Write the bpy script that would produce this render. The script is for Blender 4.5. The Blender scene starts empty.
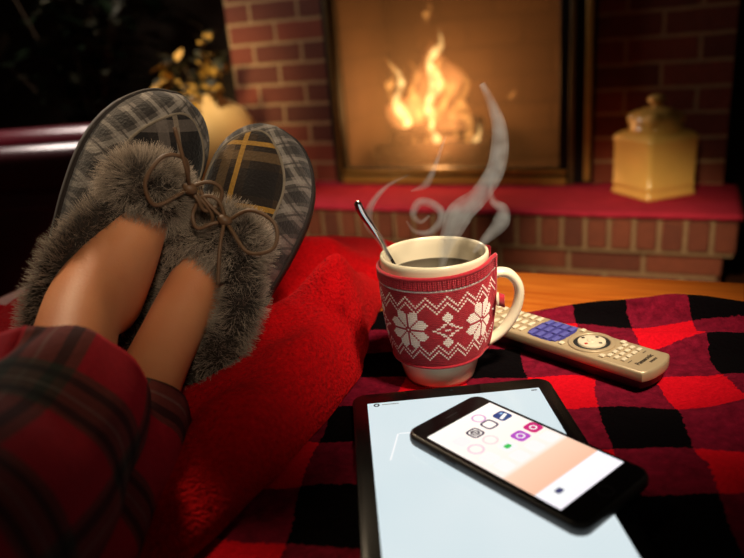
import bpy, bmesh, math, random
from math import sin, cos, pi, radians, sqrt, atan2, exp
from mathutils import Vector, Matrix, noise
random.seed(7)
SC = bpy.context.scene
COL = SC.collection

# ---------------------------------------------------------------- camera
T = 0.45                                   # height of the table top
cam = bpy.data.cameras.new('camera'); camo = bpy.data.objects.new('camera', cam); COL.objects.link(camo)
cam.sensor_width = 36.0; cam.lens = 690/744*36; cam.clip_start = 0.01
p_, r_ = radians(19.1), radians(4.75)
Rv = Vector((1,0,0)); Uv = Vector((0,sin(p_),cos(p_))); Fv = Vector((0,cos(p_),-sin(p_)))
R2 = Rv*cos(r_) - Uv*sin(r_); U2 = Rv*sin(r_) + Uv*cos(r_)
M = Matrix((R2, U2, -Fv)).transposed().to_4x4(); M.translation = Vector((0,0,T+0.30))
camo.matrix_world = M
cam.dof.use_dof = True; cam.dof.focus_distance = 0.60; cam.dof.aperture_fstop = 4.2
SC.camera = camo
# ---------------------------------------------------------------- world, lamps, exposure
SC.view_settings.view_transform = 'Standard'; SC.view_settings.look = 'None'
SC.view_settings.exposure = 0.0; SC.view_settings.gamma = 1.0
W = bpy.data.worlds.new('world'); SC.world = W; W.use_nodes = True
W.node_tree.nodes['Background'].inputs[0].default_value = (1.0, .72, .5, 1)
W.node_tree.nodes['Background'].inputs[1].default_value = 0.012
def lamp(name, kind, loc, target, power, color, size=.3, spot=None, blend=.6):
    l = bpy.data.lights.new(name, kind); o = bpy.data.objects.new(name, l); COL.objects.link(o)
    l.energy = power; l.color = color
    if kind == 'AREA': l.size = size
    else: l.shadow_soft_size = size
    if spot: l.spot_size = radians(spot); l.spot_blend = blend
    o.location = loc
    if target is not None:
        o.rotation_euler = (Vector(target)-Vector(loc)).to_track_quat('-Z','Y').to_euler()
    return o
lamp('table_spot', 'SPOT', (.40,.10,T+1.20), (.160,.67,T+.04), 165, (1,.86,.66), .10, 24, 1.0)
lamp('foot_spot', 'SPOT', (-.46,1.02,T+.78), (-.21,.63,T+.22), 27, (1,.76,.50), .07, 30, 1.0)  # added spot, rim light for the feet from behind left
lamp('front_fill', 'SPOT', (.20,-.35,T+1.0), (-.15,.72,T+.20), 46, (1,.82,.60), .16, 25, 1.0)  # added fill spot, brightens the slippers from the front
lamp('hearth_spot', 'SPOT', (.23,.78,T+.47), (.74,1.86,T-.32), 68, (1,.80,.54), .05, 32, 1.0)  # added spot for jar and hearth bricks, cone kept off the wall
lamp('cloth_spot', 'SPOT', (-.42,1.12,T+.52), (-.02,2.22,T-.36), 56, (1,.78,.52), .05, 38, 1.0)  # second added spot, lights the left run of the hearth
lamp('pier_spot', 'SPOT', (-.70,1.6,T+1.0), (-.60,2.9,T+.08), 95, (1,.74,.42), .10, 34, .9)  # added unseen spot to brighten the left brick pier
lamp('chair_fill', 'AREA', (-1.35,2.75,T+1.15), (-1.1,2.05,T), 15, (1,.85,.78), .4)  # added unseen light, puts highlights on the armchair leather

# ---------------------------------------------------------------- node helpers
def new_mat(name):
    m = bpy.data.materials.new(name); m.use_nodes = True
    nt = m.node_tree; return m, nt, nt.nodes['Principled BSDF']
def N(nt, t, **kw):
    n = nt.nodes.new(t)
    for k, v in kw.items():
        if k.startswith('i_'):
            key = k[2:]; key = int(key) if key.isdigit() else key.replace('_', ' ')
            n.inputs[key].default_value = v
        else: setattr(n, k, v)
    return n
def math_(nt, op, a, b=None, c=None):
    n = nt.nodes.new('ShaderNodeMath'); n.operation = op
    for i, v in enumerate((a, b, c)):
        if v is None: continue
        if isinstance(v, (int, float)): n.inputs[i].default_value = v
        else: nt.links.new(v, n.inputs[i])
    return n.outputs[0]
def mixc(nt, f, a, b, blend='MIX'):
    n = nt.nodes.new('ShaderNodeMix'); n.data_type = 'RGBA'; n.blend_type = blend; n.clamp_factor = True
    for i, v in ((0, f), (6, a), (7, b)):
        if isinstance(v, (int, float)): n.inputs[i].default_value = v
        elif isinstance(v, tuple): n.inputs[i].default_value = (*v, 1) if len(v) == 3 else v
        else: nt.links.new(v, n.inputs[i])
    return n.outputs[2]
def srgb(r, g, b):
    f = lambda c: (c/255/12.92) if c/255 <= .04045 else ((c/255+.055)/1.055)**2.4
    return (f(r), f(g), f(b))
def bump(nt, bs, height, strength=.3, dist=.002):
    b = N(nt, 'ShaderNodeBump', i_Strength=strength, i_Distance=dist)
    nt.links.new(height, b.inputs['Height']); nt.links.new(b.outputs[0], bs.inputs['Normal'])
def plain(name, col, rough=.5, metal=0, var=0.0, scale=30, bmp=0, spec=.5, sheen=0, coat=0, sss=0):
    m, nt, b = new_mat(name)
    b.inputs['Base Color'].default_value = (*col, 1); b.inputs['Roughness'].default_value = rough
    b.inputs['Metallic'].default_value = metal; b.inputs['Specular IOR Level'].default_value = spec
    b.inputs['Sheen Weight'].default_value = sheen; b.inputs['Coat Weight'].default_value = coat
    if sss:
        b.inputs['Subsurface Weight'].default_value = sss
        b.inputs['Subsurface Radius'].default_value = (.01,.004,.002)
    tc = N(nt, 'ShaderNodeTexCoord')
    nz = N(nt, 'ShaderNodeTexNoise', i_Scale=scale, i_Detail=4.0); nt.links.new(tc.outputs['Object'], nz.inputs['Vector'])
    if var:
        c = mixc(nt, nz.outputs[0], tuple(x*(1-var) for x in col), tuple(min(1, x*(1+var)) for x in col))
        nt.links.new(c, b.inputs['Base Color'])
    if bmp: bump(nt, b, nz.outputs[0], .5, bmp)
    return m
def emit(name, col, s):
    m, nt, b = new_mat(name)
    b.inputs['Base Color'].default_value = (0,0,0,1); b.inputs['Roughness'].default_value = .15
    b.inputs['Emission Color'].default_value = (*col, 1); b.inputs['Emission Strength'].default_value = s
    return m
def stripe(nt, c, period, start, width):
    """1 inside [start, start+width) of every period of coordinate c"""
    a = math_(nt, 'SUBTRACT', c, start)
    a = math_(nt, 'FLOORED_MODULO', a, period)
    return math_(nt, 'LESS_THAN', a, width)

# ---------------------------------------------------------------- mesh helpers
def mesh_obj(name, verts, faces, mats, parent=None, smooth=True, mi=None, uvs=None):
    me = bpy.data.meshes.new(name); me.from_pydata([tuple(v) for v in verts], [], faces)
    for m in (mats if isinstance(mats, (list, tuple)) else [mats]): me.materials.append(m)
    if mi: me.polygons.foreach_set('material_index', mi)
    if uvs:
        ul = me.uv_layers.new(name='UVMap')
        for l in me.loops: ul.data[l.index].uv = uvs[l.vertex_index]
    if smooth: me.polygons.foreach_set('use_smooth', [True]*len(me.polygons))
    me.update()
    o = bpy.data.objects.new(name, me); COL.objects.link(o)
    if parent: o.parent = parent
    return o
def bm_obj(name, bm, mats, parent=None, smooth=True):
    me = bpy.data.meshes.new(name); bm.to_mesh(me); bm.free()
    for m in (mats if isinstance(mats, (list, tuple)) else [mats]): me.materials.append(m)
    if smooth:
        me.polygons.foreach_set('use_smooth', [True]*len(me.polygons))
        me.set_sharp_from_angle(angle=radians(40))
    o = bpy.data.objects.new(name, me); COL.objects.link(o)
    if parent: o.parent = parent
    return o
def add_box(bm, c, s, bev=0, seg=2, rot=None):
    g = bmesh.ops.create_cube(bm, size=1); vs = g['verts']
    for v in vs: v.co = Vector((v.co.x*s[0], v.co.y*s[1], v.co.z*s[2]))
    if bev:
        es = list({e for v in vs for e in v.link_edges})
        r = bmesh.ops.bevel(bm, geom=es, offset=bev, segments=seg, affect='EDGES', profile=.5)
        vs = list({v for f in r['faces'] for v in f.verts} | {v for v in vs if v.is_valid})
    mtx = (rot.to_4x4() if rot else Matrix())
    for v in vs: v.co = (mtx @ v.co) + Vector(c)
    return vs
def box(name, c, s, mat, parent=None, bev=0, seg=2, rot=None):
    bm = bmesh.new(); add_box(bm, c, s, bev, seg, rot); return bm_obj(name, bm, mat, parent, bev > 0)
def box_uv(o):
    me = o.data; ul = me.uv_layers.new(name='UVMap')
    for p in me.polygons:
        n = p.normal; a = max(range(3), key=lambda i: abs(n[i]))
        for li in p.loop_indices:
            c = me.vertices[me.loops[li].vertex_index].co
            ul.data[li].uv = (c.y+.1, c.z) if a == 0 else ((c.x, c.z) if a == 1 else (c.x, c.y))
def loft(rings, cap=True, uvscale=False):
    """rings: list of equal-length closed rings; returns verts, faces"""
    n = len(rings[0]); v = [q for r in rings for q in r]; f = []
    for i in range(len(rings)-1):
        for j in range(n):
            f.append((i*n+j, i*n+(j+1) % n, (i+1)*n+(j+1) % n, (i+1)*n+j))
    if cap: f.append(tuple(range(n-1, -1, -1))); f.append(tuple(range((len(rings)-1)*n, len(rings)*n)))
    return v, f
def lathe_rings(prof, n=64, cx=0, cy=0):
    return [[Vector((cx+r*cos(2*pi*k/n), cy+r*sin(2*pi*k/n), z)) for k in range(n)] for r, z in prof]
def frames(pts):
    pts = [Vector(p) for p in pts]; out = []; prev = None
    for i, p in enumerate(pts):
        t = (pts[min(i+1, len(pts)-1)]-pts[max(i-1, 0)]).normalized()
        if prev is None:
            a = Vector((0,0,1)) if abs(t.z) < .9 else Vector((1,0,0))
            nrm = (a - t*a.dot(t)).normalized()
        else:
            nrm = (prev - t*prev.dot(t)).normalized()
        prev = nrm; out.append((p, t, nrm, t.cross(nrm)))
    return out
def spline(pts, n):
    """Catmull-Rom through pts"""
    P = [Vector(p) for p in pts]; P = [P[0]*2-P[1]] + P + [P[-1]*2-P[-2]]; out = []
    k = len(P)-3
    for i in range(n+1):
        t = i/n*k; s = min(int(t), k-1); u = t-s
        a, b, c, d = P[s:s+4]
        out.append(.5*((2*b)+(c-a)*u+(2*a-5*b+4*c-d)*u*u+(3*b-a-3*c+d)*u**3))
    return out
def lerp_tab(tab, t):
    for (a, x), (b, y) in zip(tab, tab[1:]):
        if t <= b:
            u = (t-a)/(b-a) if b > a else 0
            return x+(y-x)*max(0, u)
    return tab[-1][1]
def smooth_tab(tab, t):
    n = len(tab)
    for i in range(n-1):
        if t <= tab[i+1][0] or i == n-2:
            x0, y0 = tab[i]; x1, y1 = tab[i+1]; u = min(1, max(0, (t-x0)/(x1-x0)))
            m0 = (tab[i+1][1]-tab[max(i-1,0)][1])/(tab[i+1][0]-tab[max(i-1,0)][0])
            m1 = (tab[min(i+2,n-1)][1]-y0)/(tab[min(i+2,n-1)][0]-x0)
            h = x1-x0
            return (2*u**3-3*u*u+1)*y0+(u**3-2*u*u+u)*h*m0+(-2*u**3+3*u*u)*y1+(u**3-u*u)*h*m1
def tube(name, pts, rad, mat, parent=None, n=10, flat=1.0, cap=True):
    fr = frames(pts); rings = []
    for i, (p, t, a, b) in enumerate(fr):
        r = rad(i/(len(fr)-1)) if callable(rad) else rad
        rings.append([p + (a*cos(2*pi*k/n)+b*sin(2*pi*k/n)*flat)*r for k in range(n)])
    v, f = loft(rings, cap); return mesh_obj(name, v, f, mat, parent)
def thing(name, label, cat, loc=(0,0,0), rot=None, group=None):
    o = bpy.data.objects.new(name, None); COL.objects.link(o); o.empty_display_size = .05
    o.location = loc
    if rot is not None: o.rotation_euler = rot if not isinstance(rot, Matrix) else rot.to_euler()
    return tag(o, label, cat, group)
def tag(o, label, cat, group=None, kind=None):
    o['label'] = label; o['category'] = cat
    if group: o['group'] = group
    if kind: o['kind'] = kind
    return o
def struct(o):
    o['kind'] = 'structure'; return o
def rrect(w, h, r, n=8):
    pts = []
    for cx, cy, a0 in ((w/2-r, h/2-r, 0), (-w/2+r, h/2-r, 90), (-w/2+r, -h/2+r, 180), (w/2-r, -h/2+r, 270)):
        for k in range(n+1):
            a = radians(a0+90*k/n); pts.append((cx+r*cos(a), cy+r*sin(a)))
    return pts
def slab(w, h, r, z0, z1, bev=.001, n=8):
    rings = []
    for d, z in ((bev, z0), (bev*.3, z0+bev*.3), (0, z0+bev), (0, z1-bev), (bev*.3, z1-bev*.3), (bev, z1)):
        rings.append([Vector((x, y, z)) for x, y in rrect(w-2*d, h-2*d, max(r-d, .0002), n)])
    return loft(rings)
def smoothstep(a, b, x):
    t = min(1, max(0, (x-a)/(b-a))); return t*t*(3-2*t)
def seg_dist(p, a, b):
    a, b, p = Vector(a), Vector(b), Vector(p); ab = b-a
    t = min(1, max(0, (p-a).dot(ab)/ab.length_squared)); return (p-a-ab*t).length, t
def sharpen(o, deg=40):
    o.data.set_sharp_from_angle(angle=radians(deg)); return o

# ---------------------------------------------------------------- materials of the room
def brick_mat(name, c1, c2, mort, bw=.212, rh=.077, ms=.012, frq=.5):
    m, nt, b = new_mat(name)
    uv = N(nt, 'ShaderNodeUVMap')
    nzv = N(nt, 'ShaderNodeTexNoise', i_Scale=14.0, i_Detail=3.0); nt.links.new(uv.outputs[0], nzv.inputs['Vector'])
    vm = N(nt, 'ShaderNodeVectorMath', operation='MULTIPLY_ADD'); nt.links.new(nzv.outputs['Color'], vm.inputs[0])
    vm.inputs[1].default_value = (.008,.008,0); nt.links.new(uv.outputs[0], vm.inputs[2])
    br = N(nt, 'ShaderNodeTexBrick', i_Scale=1.0, i_Mortar_Size=ms*.5, i_Mortar_Smooth=.15, i_Bias=0.0, i_Brick_Width=bw, i_Row_Height=rh)
    br.offset = .5
    nt.links.new(vm.outputs[0], br.inputs['Vector'])
    br.inputs['Color1'].default_value = (*c1, 1); br.inputs['Color2'].default_value = (*c2, 1); br.inputs['Mortar'].default_value = (*mort, 1)
    nz = N(nt, 'ShaderNodeTexNoise', i_Scale=40.0, i_Detail=5.0); nt.links.new(uv.outputs[0], nz.inputs['Vector'])
    c = mixc(nt, math_(nt, 'MULTIPLY', nz.outputs[0], .35), br.outputs['Color'], (.03,.015,.01))
    nt.links.new(c, b.inputs['Base Color']); b.inputs['Roughness'].default_value = .85
    h = math_(nt, 'SUBTRACT', math_(nt, 'MULTIPLY', nz.outputs[0], .4), br.outputs['Fac'])
    bump(nt, b, h, .8, .006)
    return m
M_brick = brick_mat('red_brick', srgb(158,76,48), srgb(108,58,38), srgb(190,156,108))
M_fire_brick = brick_mat('firebrick', srgb(104,78,56), srgb(92,68,50), srgb(84,62,46), .23, .115, .01)
def wood_mat(name, c1, c2, scale=(1,12,12), rough=.3, coat=.2):
    m, nt, b = new_mat(name)
    tc = N(nt, 'ShaderNodeTexCoord'); mp = N(nt, 'ShaderNodeMapping'); mp.inputs['Scale'].default_value = scale
    nt.links.new(tc.outputs['Object'], mp.inputs[0])
    nz = N(nt, 'ShaderNodeTexNoise', i_Scale=6.0, i_Detail=6.0, i_Distortion=1.2); nt.links.new(mp.outputs[0], nz.inputs['Vector'])
    cr = N(nt, 'ShaderNodeValToRGB'); cr.color_ramp.elements[0].position = .35; cr.color_ramp.elements[1].position = .65
    cr.color_ramp.elements[0].color = (*c1, 1); cr.color_ramp.elements[1].color = (*c2, 1)
    nt.links.new(nz.outputs[0], cr.inputs[0]); nt.links.new(cr.outputs[0], b.inputs['Base Color'])
    b.inputs['Roughness'].default_value = rough; b.inputs['Coat Weight'].default_value = coat
    return m
M_table = wood_mat('orange_wood', srgb(176,84,22), srgb(204,112,36))
M_floor = wood_mat('dark_floor', srgb(50,28,16), srgb(74,42,24), (1,8,8), .4, .1)
M_wall = plain('dark_wall', srgb(52,42,28), .9, var=.25, scale=6)
M_black = plain('black_metal', (.012,.011,.010), .45, .6)
M_brass = plain('aged_brass', srgb(186,146,64), .42, .35, var=.3, scale=20)
M_dullbrass = plain('sooty_brass', srgb(110,90,46), .5, .3, var=.35, scale=20)

# ================================================================ THE SETTING
fa = radians(-25.4)                                    # the hearth's run
O = Vector((.407,2.05,0)); FROT = (0,0,fa)
FX = Vector((cos(fa), sin(fa), 0)); FY = Vector((-sin(fa), cos(fa), 0))
def fw(x, y, z): return O + FX*x + FY*y + Vector((0,0,T+z))   # fireplace frame -> world (z over the table top)
fl = struct(mesh_obj('floor', [(-4,-2.2,0),(4.5,-2.2,0),(4.5,5,0),(-4,5,0),(-4,-2.2,-.05),(4.5,-2.2,-.05),(4.5,5,-.05),(-4,5,-.05)],
         [(0,1,2,3),(7,6,5,4),(0,4,5,1),(1,5,6,2),(2,6,7,3),(3,7,4,0)], M_floor, smooth=False))
wb = struct(box('wall_back', (-.3,.98,1.25), (6,.12,2.5), M_wall)); wb.location = O; wb.rotation_euler = FROT
wl = struct(box('wall_left', (0,0,1.25), (.12,5.6,2.5), M_wall)); wl.location = (-3.2,.9,0)
# fireplace: brick breast with the firebox opening, hearth, metal frame, glass
FP = thing('fireplace', 'red brick fireplace with raised hearth and glass-fronted firebox', 'fireplace', O, FROT)
bm = bmesh.new()
H0, HT = 0.0, 2.5
xl, xo0, xo1, xr = -1.175, -.725, .215, .62
top = T+.62
add_box(bm, ((xl+xo0)/2, .65, HT/2), (xo0-xl, .52, HT))
add_box(bm, ((xr+xo1)/2, .65, HT/2), (xr-xo1, .52, HT))
add_box(bm, ((xo0+xo1)/2, .65, (HT+top)/2), (xo1-xo0, .52, HT-top))
bs = bm_obj('brick_surround', bm, M_brick, FP, False); box_uv(bs)
bm = bmesh.new()                                        # firebox lining
zb = T-.225
add_box(bm, ((xo0+xo1)/2, .895, (top+zb)/2), (xo1-xo0-.004, .03, top-zb))
add_box(bm, (xo0+.014, .65, (top+zb)/2), (.025, .46, top-zb))
add_box(bm, (xo1-.014, .65, (top+zb)/2), (.025, .46, top-zb))
add_box(bm, ((xo0+xo1)/2, .65, zb-.01), (xo1-xo0-.004, .46, .02))
add_box(bm, ((xo0+xo1)/2, .65, top-.012), (xo1-xo0-.004, .46, .02))
fb = bm_obj('firebox', bm, M_fire_brick, FP, False); box_uv(fb)
# hearth bricks: a rowlock course over stretchers, every brick shaped in one mesh
M_mortar = plain('hearth_mortar', srgb(150,118,84), .95, var=.25, scale=60)
def brick_face(name, c1, c2):
    m, nt, b = new_mat(name)
    ge = N(nt, 'ShaderNodeNewGeometry'); tc = N(nt, 'ShaderNodeTexCoord')
    nz = N(nt, 'ShaderNodeTexNoise', i_Scale=35.0, i_Detail=5.0); nt.links.new(tc.outputs['Object'], nz.inputs['Vector'])
    c = mixc(nt, ge.outputs['Random Per Island'], c1, c2); c = mixc(nt, math_(nt, 'MULTIPLY', nz.outputs[0], .5), c, (.03,.012,.008))
    nt.links.new(c, b.inputs['Base Color']); b.inputs['Roughness'].default_value = .85; bump(nt, b, nz.outputs[0], .5, .004)
    return m
M_hb = brick_face('hearth_brick', srgb(150,76,48), srgb(112,56,38))
HL, HR, HZ = -1.55, .655, T-.23
hb = bmesh.new(); k = 0
x = HR-.034
while x > HL:
    add_box(hb, (x, .10, HZ-.012-.044), (.0555, .205, .088), .004, 1); x -= .0672
for row, off in ((0, 0.0), (1, .105), (2, 0.0)):
    x = HR-.035-.10-off*0
    x1 = HR-.035
    z = HZ-.1+-.012-.033-row*.077
    if off: add_box(hb, (x1-.047, .12, z), (.094, .19, .064), .004, 1); x1 -= .106
    while x1 > HL:
        add_box(hb, (x1-.1, .12, z), (.2, .19, .064), .004, 1); x1 -= .212
bm_obj('hearth_bricks', hb, M_hb, FP, True)
mo = bmesh.new()
add_box(mo, ((HL+HR)/2-.005, .205, HZ-.012-.05), (HR-HL-.014, .395, .099))
add_box(mo, ((HL+HR)/2-.022, .22, (HZ-.111)/2), (HR-HL-.05, .38, HZ-.111))
bm_obj('hearth_mortar', mo, M_mortar, FP, False)
# metal frame, brass trims and the sooty glass
fbm = bmesh.new(); y0 = .375
zb2 = T-.222
def bar(bm, x0, x1, z0, z1, y, d): add_box(bm, ((x0+x1)/2, y, (z0+z1)/2), (x1-x0, d, z1-z0), .002, 1)
bar(fbm, -.740, -.700, zb2, top+.02, .385, .05); bar(fbm, .112, .225, zb2, top+.02, .395, .04)
bar(fbm, -.70, .112, top-.04, top+.02, .385, .05); bar(fbm, -.70, .112, zb2, T-.165, .385, .05)
bm_obj('door_frame', fbm, M_black, FP)
bt = bmesh.new(); bar(bt, -.722, -.709, zb2, top+.01, .357, .012); bm_obj('frame_trim', bt, M_dullbrass, FP)
bt = bmesh.new(); bar(bt, .146, .162, zb2, top+.01, .37, .02); bm_obj('frame_trim', bt, M_dullbrass, FP)
bt = bmesh.new(); bar(bt, .197, .217, T-.205, top+.02, .365, .03)
bm_obj('side_trim', bt, M_brass, FP)
bt = bmesh.new(); bar(bt, -.70, .14, zb2+.004, zb2+.030, .352, .022); bar(bt, -.70, .14, zb2+.040, zb2+.052, .356, .012)
bm_obj('sill_trim', bt, M_brass, FP)
mg, nt, b = new_mat('sooty_glass')                       # thin glass with a film of soot that the fire lights through
out = nt.nodes['Material Output']; nt.nodes.remove(b)
tr = N(nt, 'ShaderNodeBsdfTransparent'); tr.inputs[0].default_value = (.93,.90,.86,1)
tl = N(nt, 'ShaderNodeBsdfTranslucent'); tl.inputs[0].default_value = (.55,.42,.30,1)
gl = N(nt, 'ShaderNodeBsdfGlossy', i_Roughness=.15); gl.inputs[0].default_value = (.8,.8,.8,1)
m1 = N(nt, 'ShaderNodeMixShader', i_0=.16); nt.links.new(tr.outputs[0], m1.inputs[1]); nt.links.new(tl.outputs[0], m1.inputs[2])
m2 = N(nt, 'ShaderNodeMixShader', i_0=.03); nt.links.new(m1.outputs[0], m2.inputs[1]); nt.links.new(gl.outputs[0], m2.inputs[2])
nt.links.new(m2.outputs[0], out.inputs[0])
mesh_obj('glass_panel', [(-.70,.385,T-.166),(.113,.385,T-.166),(.113,.385,top-.04),(-.70,.385,top-.04)], [(0,1,2,3)], mg, FP, False)

# ---------------------------------------------------------------- the fire
M_bark = plain('charred_bark', srgb(46,30,20), .95, var=.5, scale=40, bmp=.01)
M_ember = emit('ember', (1,.28,.05), 1.2)
fire_c = Vector((-.42,.62,0))
for i, (a, b_, r, lab) in enumerate((((-.66,.60,.035),(-.18,.58,.04),.042,'front charred log lying across the grate in the fire'),
                            ((-.62,.72,.035),(-.2,.74,.04),.045,'rear charred log lying deep in the firebox behind the flames'),
                            ((-.58,.56,.105),(-.26,.76,.125),.036,'charred log laid slantwise on top of the two others'))):
    A = Vector((a[0],a[1],T-.185+a[2])); B = Vector((b_[0],b_[1],T-.185+b_[2])); mid = (A+B)/2
    pts = [mid+(A-mid)*(1-2*q/12)+Vector((0,0,.006*sin(q*1.7+i))) for q in range(13)]
    o = thing('firewood_log', lab, 'log', fw(mid.x, mid.y, mid.z-T), FROT, 'logs in the fire')
    lp = [q-mid for q in pts]
    tube('bark', lp, lambda t, r=r: r*(1+.06*sin(t*23))*(.9 if t < .02 or t > .98 else 1), M_bark, o, 14)
gt = thing('fire_grate', 'black iron grate holding the logs inside the firebox', 'grate', fw(-.42,.65,-.225), FROT)
for x in (-.2,-.1,0,.1,.2):
    tube('grate_bar', spline([(x,-.16,.09),(x,-.13,.035),(x,0,.03),(x,.12,.035)], 12), .007, M_black, gt, 8)
for sx in (-.21,.21):
    for sy in (-.1,.09): tube('leg', [(sx*.8,sy,0),(sx*.8,sy,.03)], .007, M_black, gt, 8)
tube('cross_bar', [(-.23,-.1,.028),(.23,-.1,.028)], .006, M_black, gt, 8); tube('cross_bar', [(-.23,.09,.028),(.23,.09,.028)], .006, M_black, gt, 8)
def flame_mat(name, col, s, nscale=22):
    m, nt, b = new_mat(name); nt.nodes.remove(b); out = nt.nodes['Material Output']
    tc = N(nt, 'ShaderNodeTexCoord'); nz = N(nt, 'ShaderNodeTexNoise', i_Scale=nscale, i_Detail=2.0)
    nt.links.new(tc.outputs['Object'], nz.inputs['Vector'])
    e = N(nt, 'ShaderNodeEmission'); e.inputs[0].default_value = (*col, 1)
    f = math_(nt, 'POWER', nz.outputs[0], 3.0); f = math_(nt, 'MULTIPLY', f, 8*s); nt.links.new(f, e.inputs[1])
    nt.links.new(e.outputs[0], out.inputs['Volume']); return m
M_fl_hot = flame_mat('flame_hot', (1,.62,.22), 55); M_fl = flame_mat('flame_orange', (1,.42,.10), 26); M_fl_soft = flame_mat('flame_soft', (1,.36,.10), 7, 8)
FI = thing('fire', 'orange flames rising from the burning logs behind the glass', 'fire', fw(-.42,.62,-.2), FROT)
def flame(pts, r, mat, flat=.7):
    pr = [(0,.25),(.15,.8),(.35,1),(.6,.75),(.85,.4),(1,.03)]
    tube('flame', spline(pts, 22), lambda t: r*smooth_tab(pr, t)*(1+.25*sin(t*19)), mat, FI, 12, flat)
F = flame
F([(-.14,0,.07),(-.109,0,.17),(-.15,0,.25),(-.125,0,.34),(-.18,0,.42)], .024, M_fl_hot)
F([(-.07,.01,.08),(-.055,.01,.19),(-.085,.01,.29),(-.06,.01,.36),(-.10,.01,.42)], .021, M_fl)
F([(-.17,.02,.24),(-.19,.02,.31),(-.16,.02,.37),(-.21,.02,.44)], .016, M_fl)
F([(-.115,-.01,.06),(-.12,-.01,.12),(-.10,-.01,.17),(-.115,-.01,.23)], .022, M_fl_hot)
F([(.0,0,.16),(-.015,0,.24),(.022,0,.32),(-.004,0,.40),(.045,0,.46),(.04,0,.53)], .025, M_fl_hot)
F([(.03,.02,.20),(.045,.02,.29),(.015,.02,.36),(.055,.02,.43)], .020, M_fl)
F([(.0,0,.545),(-.012,0,.565),(.012,0,.59),(-.004,0,.62)], .013, M_fl)
F([(-.03,-.01,.08),(-.005,-.01,.16),(.045,-.01,.23),(.085,-.01,.30),(.075,-.01,.38)], .018, M_fl)
F([(.125,0,.06),(.15,0,.15),(.12,0,.24),(.145,0,.31),(.10,0,.40)], .021, M_fl)
F([(.09,.02,.10),(.075,.02,.18),(.10,.02,.26),(.08,.02,.34)], .016, M_fl)
F([(.01,-.02,.05),(.02,-.02,.10),(.0,-.02,.15),(.02,-.02,.20)], .017, M_fl_hot)
F([(-.06,-.04,.02),(-.05,-.04,.07),(-.07,-.04,.10),(-.06,-.04,.15)], .013, M_fl)
F([(.16,.0,.05),(.17,.0,.09),(.19,.0,.13),(.18,.0,.17)], .013, M_fl_hot)
F([(.30,.0,.25),(.315,.0,.262),(.335,.0,.28)], .010, M_fl)
F([(-.02,.05,.02),(-.04,.05,.15),(.0,.05,.3),(-.01,.05,.48)], .16, M_fl_soft, .6)
lamp('fire_glow', 'POINT', fw(-.40,.60,.06), None, 6.5, (1,.50,.17), .05)
lamp('ember_glow', 'POINT', fw(-.36,.50,-.10), None, 2.0, (1,.45,.15), .05)

# ---------------------------------------------------------------- things on and by the hearth
M_cloth = plain('red_felt', srgb(178,44,62), 1.0, var=.3, scale=18, bmp=.004, spec=.1)
def cloth_h(x, y): return .004*noise.noise((x*5, y*7, 3))+.002*noise.noise((x*20, y*20, 1))
cv, cf = [], []; nx, ny = 150, 26
for i in range(nx+1):
    for j in range(ny+1):
        x = HL+.02+(HR-HL-.02)*i/nx+.004; s = j/ny*.43
        y, z = (s-.03, 0) if s > .03 else (-.006, -(.03-s)*.45)
        if s <= .03: y = -.008
        cv.append((x, y if s > .03 else -.006, HZ+.007+z+cloth_h(x, s)+.003))
for i in range(nx):
    for j in range(ny):
        a = i*(ny+1)+j; cf.append((a, a+ny+1, a+ny+2, a+1))
hc = mesh_obj('hearth_cloth', cv, cf, M_cloth); hc.location = O; hc.rotation_euler = FROT
sm = hc.modifiers.new('thick', 'SOLIDIFY'); sm.thickness = .008; sm.offset = -1
tag(hc, 'red cloth covering the top of the brick hearth', 'cloth')
# square amber jar with a domed lid
M_jar = plain('amber_glaze', srgb(240,190,96), .22, var=.12, scale=12, coat=.4)
JX, JY = .425, .243
JA = radians(42)
jar = thing('ceramic_jar', 'square amber ceramic jar with domed lid standing on the red hearth cloth', 'jar', fw(JX-.006, JY, -.219), (0,0,fa+JA)); jar.scale = (1.06,1.06,.95)
rings = []
for hw, z, r in ((.080,.0,.012),(.084,.004,.012),(.084,.012,.012),(.081,.018,.012),(.081,.030,.012),(.0825,.033,.012),(.0825,.043,.012),(.081,.046,.012),
                 (.082,.17,.012),(.084,.176,.014),(.084,.188,.014),(.080,.194,.014),(.070,.204,.02),(.064,.207,.03)):
    rings.append([Vector((x, y, z)) for x, y in rrect(hw*2, hw*2, r, 6)])
v, f = loft(rings); sharpen(mesh_obj('body', v, f, M_jar, jar), 60)
v, f = loft(lathe_rings([(.070,.206),(.073,.210),(.073,.216),(.070,.219),(.071,.228),(.068,.246),(.058,.262),(.042,.272),(.026,.277),(.02,.279)], 48))
lid = mesh_obj('lid', v, f, M_jar, jar)
for k in range(4):
    a = radians(45)+k*pi/2
    v, f = loft([[Vector((.052*cos(a)+rr*cos(2*pi*q/16), .052*sin(a)+rr*sin(2*pi*q/16), .240+zz)) for q in range(16)] for rr, zz in ((.004,-.028),(.02,-.02),(.027,0),(.02,.019),(.004,.027))])
    mesh_obj('lobe', v, f, M_jar, lid)
v, f = loft(lathe_rings([(.020,.276),(.013,.281),(.014,.286),(.023,.292),(.026,.300),(.022,.309),(.012,.314),(.003,.3155)], 32))
mesh_obj('knob', v, f, M_jar, lid)
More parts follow.
